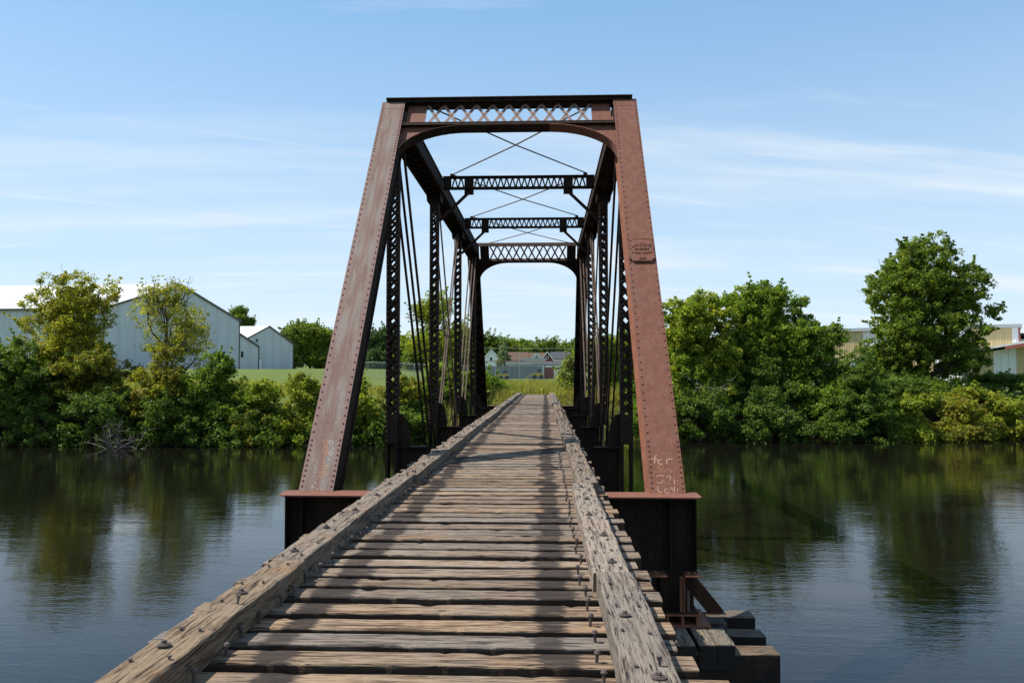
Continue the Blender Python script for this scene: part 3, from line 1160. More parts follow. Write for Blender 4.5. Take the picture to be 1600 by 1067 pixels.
PAL = {  # dark, mid, bright leaf colours
    'dark': [(.020, .042, .016), (.036, .068, .022), (.060, .098, .032)],
    'green': [(.035, .070, .016), (.060, .108, .022), (.098, .150, .034)],
    'light': [(.058, .092, .018), (.098, .135, .026), (.150, .178, .040)],
    'yellow': [(.070, .090, .018), (.118, .138, .028), (.170, .172, .036)],
    'olive': [(.048, .064, .018), (.078, .090, .024), (.125, .118, .032)],
    'grey': [(.055, .080, .040), (.095, .125, .068), (.150, .180, .105)],
    'maple': [(.030, .055, .014), (.050, .085, .020), (.088, .122, .030)],
    'far': [(.036, .066, .022), (.060, .098, .030), (.092, .130, .042)],
    'pine': [(.018, .040, .024), (.028, .056, .034), (.044, .076, .048)],
    'spruce': [(.045, .075, .070), (.070, .105, .098), (.10, .14, .13)],
}


def leaves(tips, per, rad, size, pal, rg, up=.35, flat=.75, tint=.30):
    """leaf-sized faces gathered in clumps round each twig tip"""
    n_ = len(tips)
    cnt = n_ * per
    idx = np.repeat(np.arange(n_), per)
    cr_ = (rad if np.isscalar(rad) else np.asarray(rad)) * rg.uniform(.55, 1.35, n_)
    d = rg.normal(0, 1, (cnt, 3))
    d /= np.linalg.norm(d, axis=1, keepdims=True)
    rr = rg.uniform(.15, 1, cnt) ** .6
    p = tips[idx] + d * (cr_[idx] * rr)[:, None] * np.array([1, 1, flat])
    nrm = d * .55 + rg.normal(0, .55, (cnt, 3)) + np.array([0, 0, up])
    nrm /= np.linalg.norm(nrm, axis=1, keepdims=True)
    ref = rg.normal(0, 1, (cnt, 3))
    a_ = np.cross(nrm, ref)
    a_ /= np.linalg.norm(a_, axis=1, keepdims=True)
    b_ = np.cross(nrm, a_)
    sz = size * rg.uniform(.6, 1.35, cnt)
    la, lb = a_ * (sz * .62)[:, None], b_ * (sz * .36)[:, None]
    v = np.stack([p - la, p - lb + la * .1, p + la, p + lb + la * .1], 1).reshape(-1, 3)
    f = np.arange(cnt * 4).reshape(-1, 4)
    P3 = np.array(PAL[pal]) * np.array([2.42, 2.05, 1.15])
    q = np.clip(rg.normal(.5, .22, n_)[idx] * 1.0 + rg.normal(0, .20, cnt), 0, 1)
    c = np.where(q[:, None] < .5, P3[0] + (P3[1] - P3[0]) * (q[:, None] * 2), P3[1] + (P3[2] - P3[1]) * (q[:, None] * 2 - 1))
    c *= (1 + tint * rg.normal(0, .5, n_)[idx])[:, None].clip(.55, 1.5)
    return v, f, np.repeat(c, 4, axis=0)


def sample_volume(blobs, n_, rg, inner=.45):
    bl = np.array(blobs, float)
    w = (bl[:, 3] * bl[:, 4] * bl[:, 5]) ** .72
    i = rg.choice(len(bl), n_, p=w / w.sum())
    d = rg.normal(0, 1, (n_, 3))
    d /= np.linalg.norm(d, axis=1, keepdims=True)
    r_ = inner + (1 - inner) * rg.uniform(0, 1, n_) ** .55
    return bl[i, :3] + d * r_[:, None] * bl[i, 3:6]


def limb(mb, p0, p1, r0, r1, rg, bend=.12, n_=6, seg=5):
    p0, p1 = np.array(p0, float), np.array(p1, float)
    ln_ = np.linalg.norm(p1 - p0)
    mid = rg.normal(0, bend * ln_, 3)
    pts, rad = [], []
    for k in range(seg + 1):
        q = k / seg
        pts.append(p0 * (1 - q) + p1 * q + mid * math.sin(math.pi * q) + rg.normal(0, .012 * ln_, 3) * (0 < k < seg))
        rad.append(r0 * (1 - q) + r1 * q)
    mb.tube(pts, rad, n_)
    return pts


def plant(name, label, cat, X, Y, W, H, pal, seed, group, kind='shrub', per=52, tips_n=None, leaf=.145, clump=.40, depth=None, zb=None, crown0=None, bark='bark', pal2=None, lean=0, bare=0, nblob=None, inner=.45):
    rg = np.random.default_rng(seed)
    z0 = float(ground_z(X, Y)) if zb is None else zb
    z0 = z0 - .1
    D_ = depth or W * .8
    root = thing(name, (X, Y, z0), label, cat, group)
    H = H - z0                                   # H given as top height in the world
    blobs = []
    if kind in ('shrub', 'thicket'):
        nb = nblob or (9 if kind == 'shrub' else 16)
        for k in range(nb):
            fz = rg.uniform(.18, .80)
            rx = W * rg.uniform(.17, .29)
            rz = H * rg.uniform(.14, .24)
            wx = (W / 2 - rx) * (1.0 if fz < .55 else (.72 if kind == 'shrub' else .95))
            blobs.append((rg.uniform(-1, 1) * wx, rg.uniform(-1, 1) * (D_ / 2 - rx * .7), H * fz, rx, rx * .9, rz))
        blobs.append((rg.uniform(-.12, .12) * W, 0, H * .80, W * .22, W * .2, H * .20))
        if kind == 'thicket':
            for q in (-.30, .02, .28):
                blobs.append((q * W, rg.uniform(-.1, .1) * W, H * rg.uniform(.68, .82), W * .21, W * .2, H * .13))
        blobs.append((-W * .27, -D_ * .2, H * .22, W * .24, W * .22, H * .22))
        blobs.append((W * .27, -D_ * .2, H * .22, W * .24, W * .22, H * .22))
    elif kind == 'tree':
        c0 = crown0 if crown0 is not None else .3
        ch_ = H * (1 - c0)
        nb = nblob or 14
        for k in range(nb):
            fz = rg.uniform(.08, .90)
            prof_ = (math.sin(math.pi * min(1, fz * .82 + .16)) ** .75)
            rx = W * rg.uniform(.13, .22)
            an = rg.uniform(0, 2 * math.pi)
            rr = (W / 2 * prof_ - rx * .55) * rg.uniform(.55, 1) ** .6
            rr = max(rr, 0)
            blobs.append((rr * math.cos(an) + lean * fz, rr * math.sin(an) * D_ / W, H * c0 + ch_ * fz, rx, rx * .95, rx * rg.uniform(.65, .95)))
        blobs.append((lean * .8, 0, H * c0 + ch_ * .86, W * .2, W * .2, ch_ * .14))
        blobs.append((lean * .4, 0, H * c0 + ch_ * .5, W * .26, W * .26, ch_ * .3))
    else:                                        # conifer
        for k in range(11):
            fz = k / 11
            rx = W / 2 * (1 - fz) ** .8 + .1
            blobs.append((0, 0, H * (.10 + .88 * fz), rx, rx, H * .055))
    vol = sum(b[3] * b[5] for b in blobs)
    tn = tips_n or int(19 * vol + 80)
    tips = sample_volume(blobs, tn, rg, inner)
    tips[:, 2] = np.maximum(tips[:, 2], .12)
    rads = np.full(tn, clump)
    # sprays: leafy shoots arching out of the mass, thinner towards the tip
    ns = int(tn * .10)
    base = tips[rg.integers(0, tn, ns)]
    mid_ = np.array([0, 0, H * .45])
    dr = (base - mid_) / (np.linalg.norm(base - mid_, axis=1, keepdims=True) + .01) + rg.normal(0, .35, (ns, 3)) + np.array([0, 0, .45])
    dr /= np.linalg.norm(dr, axis=1, keepdims=True)
    ln_s = clump * rg.uniform(1.2, 3.2, ns)
    sp_t, sp_r = [], []
    for q in (.35, .7, 1.0):
        sp_t.append(base + dr * (ln_s * q)[:, None] - np.array([0, 0, 1]) * (.12 * ln_s * q * q)[:, None])
        sp_r.append(np.full(ns, clump * (.62 - .34 * q)))
    per_s = max(6, per // 3)
    v, f, c = leaves(tips, per, rads, leaf, pal, rg)
    st_ = np.concatenate(sp_t)
    st_[:, 2] = np.maximum(st_[:, 2], .1)
    v3, f3, c3 = leaves(st_, per_s, np.concatenate(sp_r), leaf, pal, rg, tint=.2)
    v, f, c = np.concatenate([v, v3]), np.concatenate([f, f3 + len(v)]), np.concatenate([c, c3])
    if pal2:
        v2, f2, c2_ = leaves(tips[rg.uniform(0, 1, tn) < .35], per, clump, leaf, pal2, rg)
        f2 = f2 + len(v)
        v, f, c = np.concatenate([v, v2]), np.concatenate([f, f2]), np.concatenate([c, c2_])
    cr_me = quick('crown', v, f, c, M['leaf'])
    o = bpy.data.objects.new('crown', cr_me)
    o.location = (X, Y, z0)
    finish(o, root)
    mb = MB()
    if kind == 'shrub':
        for k in range(7):
            tgt = tips[rg.integers(0, tn)]
            limb(mb, (rg.uniform(-.25, .25) * W * .5, rg.uniform(-.2, .2) * D_ * .5, 0), tgt * np.array([.9, .9, .95]), .035 + .006 * H, .012, rg)
    else:
        r0 = .022 * H + .05
        top = np.array([lean * .8, 0, H * .86])
        tp = limb(mb, (0, 0, -.2), top, r0, r0 * .18, rg, .02, 8, 8)
        for b in blobs:
            if kind == 'conifer':
                break
            q = min(7, max(1, int(8 * (b[2] / H - .22) / .86)))
            e = np.array(b[:3])
            ps_ = limb(mb, tp[q], e, r0 * .42 * (1 - q / 12), .03, rg, .08)
            for _ in range(3):
                e2 = e + rg.normal(0, .55, 3) * np.array(b[3:6])
                limb(mb, ps_[3], e2, .035, .012, rg, .08, 4, 3)
    for k in range(bare):                        # leafless twigs standing out of the crown
        an = rg.uniform(0, 6.28)
        s_ = np.array([lean * .6 + rg.normal(0, .12) * W, rg.normal(0, .08) * W, H * rg.uniform(.62, .80)])
        e = s_ + np.array([math.cos(an) * rg.uniform(.2, 1.4), math.sin(an) * .6, rg.uniform(1.2, 2.6)])
        ps_ = limb(mb, s_, e, .045, .012, rg, .06, 4, 4)
        for _ in range(4):
            b0 = ps_[rg.integers(1, 4)]
            limb(mb, b0, b0 + rg.normal(0, .5, 3) + np.array([0, 0, .6]), .016, .006, rg, .06, 3, 3)
    me = mb.mesh('trunk' if kind != 'shrub' else 'stems')
    me.materials.append(M[bark])
    o = bpy.data.objects.new('trunk' if kind != 'shrub' else 'stems', me)
    o.location = (X, Y, z0)
    finish(o, root)
    return root


def span(x0, x1):
    return dict(X=(x0 + x1) / 2, W=(x1 - x0))


G1, G2, G3 = 'shrubs along the left bank', 'trees along the left bank', 'bushes and trees along the right bank'
# left bank, from the frame edge to the bridge
plant('bank_shrub', 'big blue-green shrub at the left edge of the picture', 'shrub', Y=53.0, H=3.9, pal='dark', seed=1, zb=-3.2, group=G1, **span(-38.5, -30.6), pal2='green')
plant('bank_shrub', 'pale leafed small shrub hanging over the water at far left', 'shrub', Y=52.0, H=-1.35, pal='grey', seed=2, group=G1, **span(-33.9, -31.0), zb=-3.25, leaf=.13, clump=.3)
plant('bank_tree', 'bushy yellow-green tree in front of the white warehouse roof', 'tree', Y=56.5, H=8.9, pal='yellow', pal2='olive', seed=3, nblob=13, group=G2, kind='thicket', tips_n=760, crown0=.28, leaf=0.14, clump=.45, bare=2, inner=.3, **span(-37.0, -29.0))
plant('bank_tree', 'sparse yellowing tree with bare twigs before the warehouse gable', 'tree', Y=55.5, H=8.0, pal='yellow', seed=4, group=G2, kind='tree', crown0=0.16, leaf=0.12, clump=.40, per=26, bare=12, inner=.3, tips_n=420, **span(-28.6, -22.0))
plant('bank_shrub', 'olive shrub below the bushy yellow-green tree', 'shrub', Y=54.6, H=3.2, pal='olive', pal2='dark', seed=5, group=G1, **span(-33.2, -26.6))
plant('bank_shrub', 'yellow-tipped olive shrub below the sparse tree', 'shrub', Y=53.4, H=3.5, pal='olive', pal2='yellow', seed=6, zb=-3.0, group=G1, **span(-27.6, -22.0))
plant('bank_shrub', 'dark green rounded shrub under the right end of the warehouse gable', 'shrub', Y=53.6, H=3.1, pal='green', pal2='dark', seed=7, zb=-3.0, group=G1, **span(-23.8, -18.9))
plant('bank_shrub', 'low dark shrub right of the dead branches at the waterline', 'shrub', Y=52.5, H=.1, pal='dark', seed=8, zb=-3.3, group=G1, **span(-25.8, -20.2))
plant('bank_shrub', 'low dark shrub behind the dead branches', 'shrub', Y=52.2, H=.3, pal='dark', seed=9, zb=-3.3, group=G1, **span(-31.0, -25.2))
plant('bank_shrub', 'sunlit light green shrub in front of the second shed', 'shrub', Y=53.2, H=1.25, pal='light', pal2='green', seed=10, zb=-3.1, group=G1, **span(-19.9, -15.8))
plant('bank_shrub', 'light green shrub just left of the grey end post', 'shrub', Y=53.8, H=1.45, pal='light', pal2='olive', seed=11, zb=-3.1, group=G1, **span(-17.4, -13.6))
plant('bank_shrub', 'yellow-green shrub behind the foot of the grey end post', 'shrub', Y=54.2, H=1.4, pal='light', seed=12, zb=-3.0, group=G1, **span(-14.3, -9.8))
plant('bank_shrub', 'reddish tipped shrub between the end post and first laced post', 'shrub', Y=54.6, H=1.3, pal='olive', pal2='light', seed=13, zb=-2.9, group=G1, **span(-10.9, -7.2))
plant('bank_shrub', 'green shrub behind the second laced post on the left', 'shrub', Y=57.2, H=2.2, pal='green', pal2='light', seed=14, group=G1, **span(-8.6, -4.6))
plant('bank_tree', 'tall loose light green tree seen through the left truss', 'tree', Y=62, H=7.9, pal='light', seed=15, group=G2, kind='tree', crown0=.22, leaf=.15, clump=.45, per=30, inner=.25, **span(-9.9, -4.6))
plant('bank_shrub', 'green shrub by the far left end post of the truss', 'shrub', Y=58.4, H=1.5, pal='green', pal2='olive', seed=16, group=G1, **span(-6.0, -3.0))
plant('bank_shrub', 'dark leafy bush at the left corner of the deck end', 'shrub', Y=60.4, H=1.25, pal='green', pal2='light', seed=17, group=G1, **span(-4.3, -1.7))
plant('bank_shrub', 'shrub at waterline left of first laced post', 'shrub', Y=53.2, H=-.7, pal='dark', pal2='green', seed=18, zb=-3.35, group=G1, **span(-15.5, -11.0))
plant('bank_shrub', 'low shadowed shrub at waterline below the second shed', 'shrub', Y=52.4, H=-.6, pal='dark', pal2='olive', seed=19, zb=-3.35, group=G1, **span(-20.6, -15.4))
plant('bank_shrub', 'low shadowed shrub at waterline between the laced posts', 'shrub', Y=53.9, H=-.4, pal='dark', pal2='green', seed=20, zb=-3.3, group=G1, **span(-11.0, -5.8))
# right bank
plant('bank_shrub', 'pale grey-green willow bush at the right corner of the deck end', 'shrub', Y=60.6, H=2.9, pal='grey', pal2='light', seed=31, group=G3, leaf=.13, **span(1.7, 4.0))
plant('bank_tree', 'green tree seen between the far right laced posts', 'tree', Y=63, H=4.5, pal='green', seed=32, group=G3, kind='thicket', crown0=.12, **span(3.0, 6.6))
plant('bank_tree', 'green tree seen behind the second right laced post', 'tree', Y=65, H=5.5, pal='light', pal2='green', seed=33, group=G3, kind='thicket', crown0=.15, **span(5.6, 9.4))
plant('bank_shrub', 'dark shrub just left of the red end post at the far bank', 'shrub', Y=56.8, H=1.3, pal='green', pal2='dark', seed=34, zb=-3.3, group=G3, **span(5.4, 10.2))
plant('bank_tree', 'bright yellow-green tree just right of the red end post', 'tree', Y=60.5, H=7.7, pal='light', pal2='green', seed=35, group=G3, kind='thicket', crown0=.25, leaf=.17, **span(8.9, 15.0))
plant('bank_tree', 'tallest tree of the thicket with thin pale top, right of the red post', 'tree', Y=62, H=8.7, pal='green', pal2='light', seed=36, group=G3, kind='thicket', crown0=.2, leaf=.17, bare=2, **span(13.4, 20.2))
plant('bank_tree', 'dark green tree sloping down at the right of the thicket', 'tree', Y=60.8, H=5.9, pal='green', pal2='dark', seed=37, group=G3, kind='thicket', crown0=.2, lean=-.8, **span(17.4, 23.0))
plant('bank_shrub', 'dark low shrub at the right foot of the thicket', 'shrub', Y=58.4, H=3.4, pal='dark', pal2='green', seed=38, zb=-2.8, group=G3, **span(20.4, 25.4))
plant('bank_shrub', 'shadowed shrub at waterline below the bright yellow-green tree', 'shrub', Y=57.0, H=0.6, pal='dark', pal2='green', seed=39, zb=-3.35, group=G3, **span(9.2, 14.2))
plant('bank_shrub', 'shadowed shrub at waterline below the tallest thicket tree', 'shrub', Y=57.1, H=0.7, pal='dark', seed=40, zb=-3.35, group=G3, **span(13.4, 19.0))
plant('bank_shrub', 'shadowed shrub at waterline right of the thicket middle', 'shrub', Y=57.3, H=0.3, pal='dark', pal2='green', seed=41, zb=-3.35, group=G3, **span(18.2, 24.8))
plant('maple_tree', 'large round dark green tree standing right of the thicket', 'tree', Y=67, H=12.5, pal='maple', seed=42, group=G3, kind='tree', crown0=-0.02, leaf=0.2, clump=0.43, per=46, nblob=34, tips_n=1650, lean=-.5, inner=0.5, **span(26.0, 37.0))
plant('bank_shrub', 'light green shrub hanging over the water below the large round tree', 'shrub', Y=57.3, H=-.05, pal='light', pal2='green', seed=43, zb=-3.4, group=G3, **span(24.2, 27.0))
plant('bank_shrub', 'olive-brown shrub at waterline right of the hanging light green shrub', 'shrub', Y=58.4, H=-.25, pal='olive', pal2='light', seed=44, zb=-3.35, group=G3, **span(26.6, 31.4))
plant('bank_shrub', 'light shrub at waterline at the right edge of the picture', 'shrub', Y=60.1, H=-.1, pal='light', pal2='olive', seed=45, zb=-3.35, group=G3, **span(31.2, 35.8))
plant('bank_shrub', 'green shrub under the large round tree crown', 'shrub', Y=63.6, H=1.0, pal='green', seed=46, group=G3, **span(27.6, 33.8))
plant('bank_shrub', 'dark shrub in front of the yellow and white shed', 'shrub', Y=68, H=1.5, pal='dark', seed=47, group=G3, **span(34.6, 40.4))
plant('bank_shrub', 'dark shrub beyond the right edge of the picture', 'shrub', Y=63, H=1.0, pal='green', pal2='dark', seed=48, group=G3, **span(35.6, 41.0))
plant('bank_shrub', 'green shrub outside the left edge of the picture', 'shrub', Y=53.4, H=3.0, pal='green', pal2='olive', seed=49, group=G1, **span(-45.5, -38.0))
plant('bank_shrub', 'light shrub below the large round tree, between its trunk and the water', 'shrub', Y=61.6, H=.3, pal='light', pal2='olive', seed=50, group=G3, **span(29.6, 34.6))

plant('bank_shrub', 'green shrub filling the thicket under the bright yellow-green tree', 'shrub', Y=59.6, H=2.6, pal='green', pal2='light', seed=51, group=G3, **span(9.0, 14.6))
plant('bank_shrub', 'dark shrub filling the middle of the thicket', 'shrub', Y=60.0, H=3.0, pal='dark', pal2='green', seed=52, group=G3, **span(14.0, 20.0))
plant('bank_shrub', 'dark shrub at the left foot of the large round tree', 'shrub', Y=61.5, H=1.3, pal='dark', pal2='green', seed=53, group=G3, **span(23.6, 29.4))
plant('bank_shrub', 'small shadowed shrub in the hollow between thicket and large round tree', 'shrub', Y=58.8, H=1.2, pal='green', pal2='dark', seed=54, group=G3, **span(18.6, 23.6))
plant('bank_shrub', 'small light shrub in the gap behind the olive-brown waterline shrub', 'shrub', Y=60.2, H=.15, pal='light', pal2='green', seed=55, group=G3, **span(25.4, 29.6))
# far trees
G4 = 'trees behind the warehouses'
far = dict(leaf=.42, clump=.9, per=26)
plant('far_tree', 'green tree right of the second shed, at the lawn edge', 'tree', Y=198, H=13.6, pal='far', pal2='light', seed=61, group=G4, kind='thicket', crown0=.05, **span(-63, -50), **far)
plant('far_tree', 'rounded green tree behind the grey end post, beyond the lawn', 'tree', Y=200, H=12.6, pal='far', seed=62, group=G4, kind='thicket', crown0=.05, **span(-53, -41), **far)
plant('far_tree', 'green tree beyond the chain link fence', 'tree', Y=190, H=10.5, pal='far', pal2='green', seed=63, group=G4, kind='thicket', crown0=.05, **span(-42, -31), **far)
plant('pine_tree', 'dark pine right of the grey end post', 'tree', Y=170, H=11.0, pal='pine', seed=64, group=G4, kind='thicket', crown0=.15, **span(-36.5, -30.0), **far)
plant('far_tree', 'small round tree top showing above the warehouse eave', 'tree', Y=215, H=19.4, pal='far', pal2='dark', seed=65, group=G4, kind='tree', crown0=.45, **span(-83.5, -77.0), **far)
plant('far_conifer', 'thin spire conifer behind the second shed', 'tree', Y=215, H=15.6, pal='pine', seed=66, group=G4, kind='conifer', per=20, leaf=.42, clump=.5, tips_n=90, **span(-70, -66.5))
plant('far_tree', 'green tree behind the left truss, beyond the fence', 'tree', Y=185, H=11.0, pal='far', seed=67, group=G4, kind='thicket', crown0=.05, **span(-31, -21), **far)
plant('far_tree', 'green tree left of the far portal, beyond the fence', 'tree', Y=185, H=9.8, pal='far', pal2='light', seed=68, group=G4, kind='thicket', crown0=.05, **span(-22, -14), **far)
G5 = 'trees on the horizon seen through the bridge'
ff = dict(leaf=.9, clump=1.7, per=22, tips_n=460)
for i, (x0, x1, h, pal, lab) in enumerate([
        (-60, -32, 30.0, 'far', 'tall wooded rise at the left of the far portal opening'),
        (-38, -22, 25.0, 'far', 'round green tree behind the white gabled house'),
        (-24, -9, 22.0, 'far', 'darker green tree above the brown roofed house'),
        (-12, 8, 23.0, 'far', 'broad green tree in the middle of the horizon'),
        (5, 18, 19.5, 'green', 'lower light green tree above the red gable'),
        (15, 26, 22.0, 'pine', 'dark pine group right of the far portal opening'),
        (23, 40, 21.0, 'far', 'green tree at the right of the far portal opening'),
        (38, 60, 22.0, 'far', 'green tree hidden behind the right far laced posts')]):
    plant('horizon_tree', lab, 'tree', Y=470 + 8 * (i % 3), H=h, pal=pal, pal2='far', seed=80 + i, group=G5, kind='thicket', crown0=.05, **span(x0 - 3, x1 + 3), **ff)
plant('blue_spruce', 'blue-grey spruce left of the brown roofed house', 'tree', Y=300, H=14.5, pal='spruce', seed=95, group=G5, kind='conifer', per=24, leaf=.5, clump=.8, tips_n=170, **span(-18.2, -10.6))
G6 = 'trees behind the right bank thicket'
plant('far_tree', 'green tree far behind the right truss', 'tree', Y=150, H=8.6, pal='far', seed=96, group=G6, kind='thicket', crown0=.05, **span(11, 20), **far)
plant('far_tree', 'green tree far behind the right truss, beside the red end post', 'tree', Y=140, H=9.0, pal='far', pal2='light', seed=97, group=G6, kind='thicket', crown0=.05, **span(18, 27), **far)

# far-off woods closing the horizon
rg = np.random.default_rng(77)
wt = []
for k in range(420):
    a_ = -1.15 + 2.3 * k / 419 + rg.normal(0, .004)
    r_ = rg.uniform(560, 660)
    bx, by = r_ * math.sin(a_), r_ * math.cos(a_) + 20
    bz = float(ground_z(bx, by))
    hh = rg.uniform(11, 20)
    wt.append(np.array([bx, by, bz]) + rg.normal(0, 1, (16, 3)) * np.array([5, 5, 0]) + np.stack([np.zeros(16), np.zeros(16), rg.uniform(0, 1, 16) ** .7 * hh], 1))
v, f, c = leaves(np.concatenate(wt), 15, 2.2, 1.9, 'far', rg)
o = bpy.data.objects.new('distant_woods', quick('distant_woods', v, f, c, M['leaf']))
COL.objects.link(o)
tag(o, 'hazy green woods along the whole horizon', 'woods', kind='stuff')

# dead branches at the waterline
rg = np.random.default_rng(5)
mb = MB()
for k in range(22):
    s_ = np.array([-25.6 + rg.normal(0, .5), 49.9 + rg.normal(0, .3), -3.2])
    an = rg.uniform(.25, 2.9)
    e = s_ + np.array([math.cos(an) * rg.uniform(.9, 2.9), -rg.uniform(0, .7), math.sin(an) * rg.uniform(.5, 1.8) + .25])
    ps_ = limb(mb, s_, e, .04, .010, rg, .08, 4, 5)
    for _ in range(3):
        b0 = ps_[rg.integers(2, 5)]
        limb(mb, b0, b0 + rg.normal(0, .38, 3), .016, .006, rg, .05, 3, 3)
tag(mb.build('dead_branches', M['dead']), 'bare grey dead branches lying at the waterline on the left', 'branches')

mb = MB()
for k in range(12):
    s_ = np.array([11.4 + rg.normal(0, .9), 56.3 + rg.normal(0, .2), .2 + rg.normal(0, .4)])
    an = rg.uniform(.2, 2.9)
    e = s_ + np.array([math.cos(an) * rg.uniform(.6, 1.8), -rg.uniform(.2, .8), rg.uniform(-.9, .7)])
    ps_ = limb(mb, s_, e, .03, .010, rg, .10, 4, 5)
    for _ in range(3):
        b0 = ps_[rg.integers(2, 5)]
        limb(mb, b0, b0 + rg.normal(0, .30, 3), .014, .006, rg, .05, 3, 3)
tag(mb.build('dead_branches', M['dead']), 'bare pale twigs sticking out of the thicket just right of the red post', 'branches')

# tall grass at the end of the deck
rg = np.random.default_rng(11)


def grass(name, label, x0, x1, y0, y1, cnt, h0, h1, pals, dens=None):
    x, y = rg.uniform(x0, x1, cnt), rg.uniform(y0, y1, cnt)
    z = ground_z(x, y) - .03
    h = rg.uniform(h0, h1, cnt)
    an = rg.uniform(0, 2 * np.pi, cnt)
    w = rg.uniform(.012, .03, cnt)
    lx, ly = rg.normal(0, .28, cnt) * h, rg.normal(0, .28, cnt) * h
    base = np.stack([x, y, z], 1)
    sd = np.stack([np.cos(an) * w, np.sin(an) * w, 0 * w], 1)
    mid = base + np.stack([lx * .35, ly * .35, h * .6], 1)
    tip = base + np.stack([lx, ly, h], 1)
    v = np.stack([base - sd, base + sd, mid + sd * .7, tip], 1)
    v2 = np.stack([base - sd, mid + sd * .7, tip, mid - sd * .7], 1)
    v = np.stack([base - sd, base + sd, mid + sd * .7, tip, mid - sd * .7], 1).reshape(-1, 3)
    f = np.arange(cnt * 5).reshape(-1, 5)
    p = np.array(pals)
    q = rg.uniform(0, 1, (cnt, 1))
    i = rg.integers(0, len(p) - 1, cnt)
    c = p[i] * (1 - q) + p[i + 1] * q
    o = bpy.data.objects.new(name, quick(name, v, f, np.repeat(c, 5, 0), M['leaf']))
    COL.objects.link(o)
    return tag(o, label, 'grass', kind='stuff')


GP = [(.19, .20, .04), (.30, .28, .065), (.40, .34, .12), (.23, .24, .05)]
grass('tall_grass', 'tall yellow-green grass beyond the end of the deck', -7, 7, 58.2, 78, 26000, .35, .85, GP)
grass('verge_grass', 'grass on the bank beside the end of the deck', -9, 10, 55, 59, 9000, .25, .6, GP)
grass('meadow_grass', 'rough grass on the flat land beyond the deck end', -14, 12, 78, 110, 16000, .3, .7, GP)
grass('bank_grass', 'rough grass on the top of the left bank', -40, -6, 57.5, 72, 16000, .2, .6, GP)

# ------------------------------------------------------------------ warehouses on the left
M['siding'] = ribbed('pale_grey_siding', (.55, .575, .60), .75, 0, .012)
M['roofw'] = ribbed('white_metal_roof', (.62, .62, .60), 1.0, 0, .02)
M['trim'] = plain('dark_trim', (.07, .07, .07), .5)
M['whitep'] = plain('white_paint', (.78, .78, .76), .5, .06)
M['glass'] = NT('dark_glass').done((.03, .035, .04), .08)


def shed(name, label, near, farc, back, eave, rise, zb, over=.35, door=None, extras=None, wall='siding'):
    """gabled hall: near and farc are the two ground corners of the gable seen from the bridge; back runs the ridge"""
    A, B, K = Vector((near[0], near[1], 0)), Vector((farc[0], farc[1], 0)), Vector((back[0], back[1], 0))
    root = thing(name, (A.x, A.y, zb), label, 'building')
    mid = (A + B) / 2
    z = lambda p, h: Vector((p.x, p.y, h))
    ze, zr = zb + eave, zb + eave + rise
    w = MB()
    w.add([z(A, zb), z(B, zb), z(B, ze), z(mid, zr), z(A, ze)], [(0, 1, 2, 3, 4)])
    A2, B2, m2 = A + K, B + K, mid + K
    w.add([z(A2, zb), z(B2, zb), z(B2, ze), z(m2, zr), z(A2, ze)], [(4, 3, 2, 1, 0)])
    w.add([z(A, zb), z(A, ze), z(A2, ze), z(A2, zb)], [(0, 1, 2, 3)])
    w.add([z(B, zb), z(B, ze), z(B2, ze), z(B2, zb)], [(3, 2, 1, 0)])
    w.build('wall', M[wall], root)
    kd = K.normalized()
    for e in (A, B):
        d = (e - mid)
        sl = d.normalized() * over
        drop = -rise / d.length * over
        p0 = z(mid, zr + .04) - kd * .12
        p1 = z(e + sl, ze + .04 + drop) - kd * .12
        q0, q1 = p0 + K + kd * .24, p1 + K + kd * .24
        r_ = MB()
        r_.prism([p0, p1, q1, q0], (0, 0, .10))
        rf = r_.build('roof', M['roofw'], root)
        tr_ = MB()
        tr_.bar(p0 + Vector((0, 0, .04)) - kd * .04, p1 + Vector((0, 0, .04)) - kd * .04, .06, .26, kd)
        tr_.bar(p1 + Vector((0, 0, .0)) + d.normalized() * .03, q1 + Vector((0, 0, .0)) + d.normalized() * .03, .06, .22, d)
        tr_.build('roof_trim', M['trim'], rf)
    for e in (A, B):
        c_ = MB()
        c_.bar(z(e, zb), z(e, ze), .16, .16)
        c_.build('corner_trim', M['trim'], root)
    return root


# long hall: its long wall faces the bridge, its gable turns away
wh = shed('warehouse', 'long pale grey metal warehouse with white roof behind the left bank trees', (-53.2, 98), (-45.8, 123), (-74, 4), 7.4, 4.2, 2.05)
z2 = 2.1
sh2 = shed('shed', 'smaller pale grey gabled shed with white roof right of the warehouse', (-52.9, 143), (-48.4, 158), (-30, 1.5), 5.1, 3.0, z2)
# lean-to in front of it
nb_ = thing('lean_to', (-52.4, 138, z2), 'low pale grey lean-to with dark edge between warehouse and shed', 'building')
mb = MB()
A, B = Vector((-49.9, 134, 0)), Vector((-49.2, 141, 0))
mb.add([(A.x, A.y, z2), (B.x, B.y, z2), (B.x, B.y, z2 + 4.0), (A.x, A.y, z2 + 5.9)], [(0, 1, 2, 3)])
mb.add([(A.x - 12, A.y, z2), (A.x - 12, A.y, z2 + 5.9), (A.x, A.y, z2 + 5.9), (A.x, A.y, z2)], [(0, 1, 2, 3)])
mb.build('wall', M['siding'], nb_)
mb = MB()
mb.prism([(A.x + .1, A.y - .2, z2 + 5.92), (B.x + .1, B.y, z2 + 4.02), (B.x - 12, B.y, z2 + 4.02), (A.x - 12, A.y - .2, z2 + 5.92)], (0, 0, .12))
mb.build('roof', M['roofw'], nb_)
mb = MB()
mb.bar((A.x + .12, A.y - .25, z2 + 5.98), (B.x + .12, B.y, z2 + 4.08), .1, .3)
mb.bar((B.x + .05, B.y, z2), (B.x + .05, B.y, z2 + 4.0), .18, .18)
mb.build('edge_trim', M['trim'], nb_)
mb = MB()
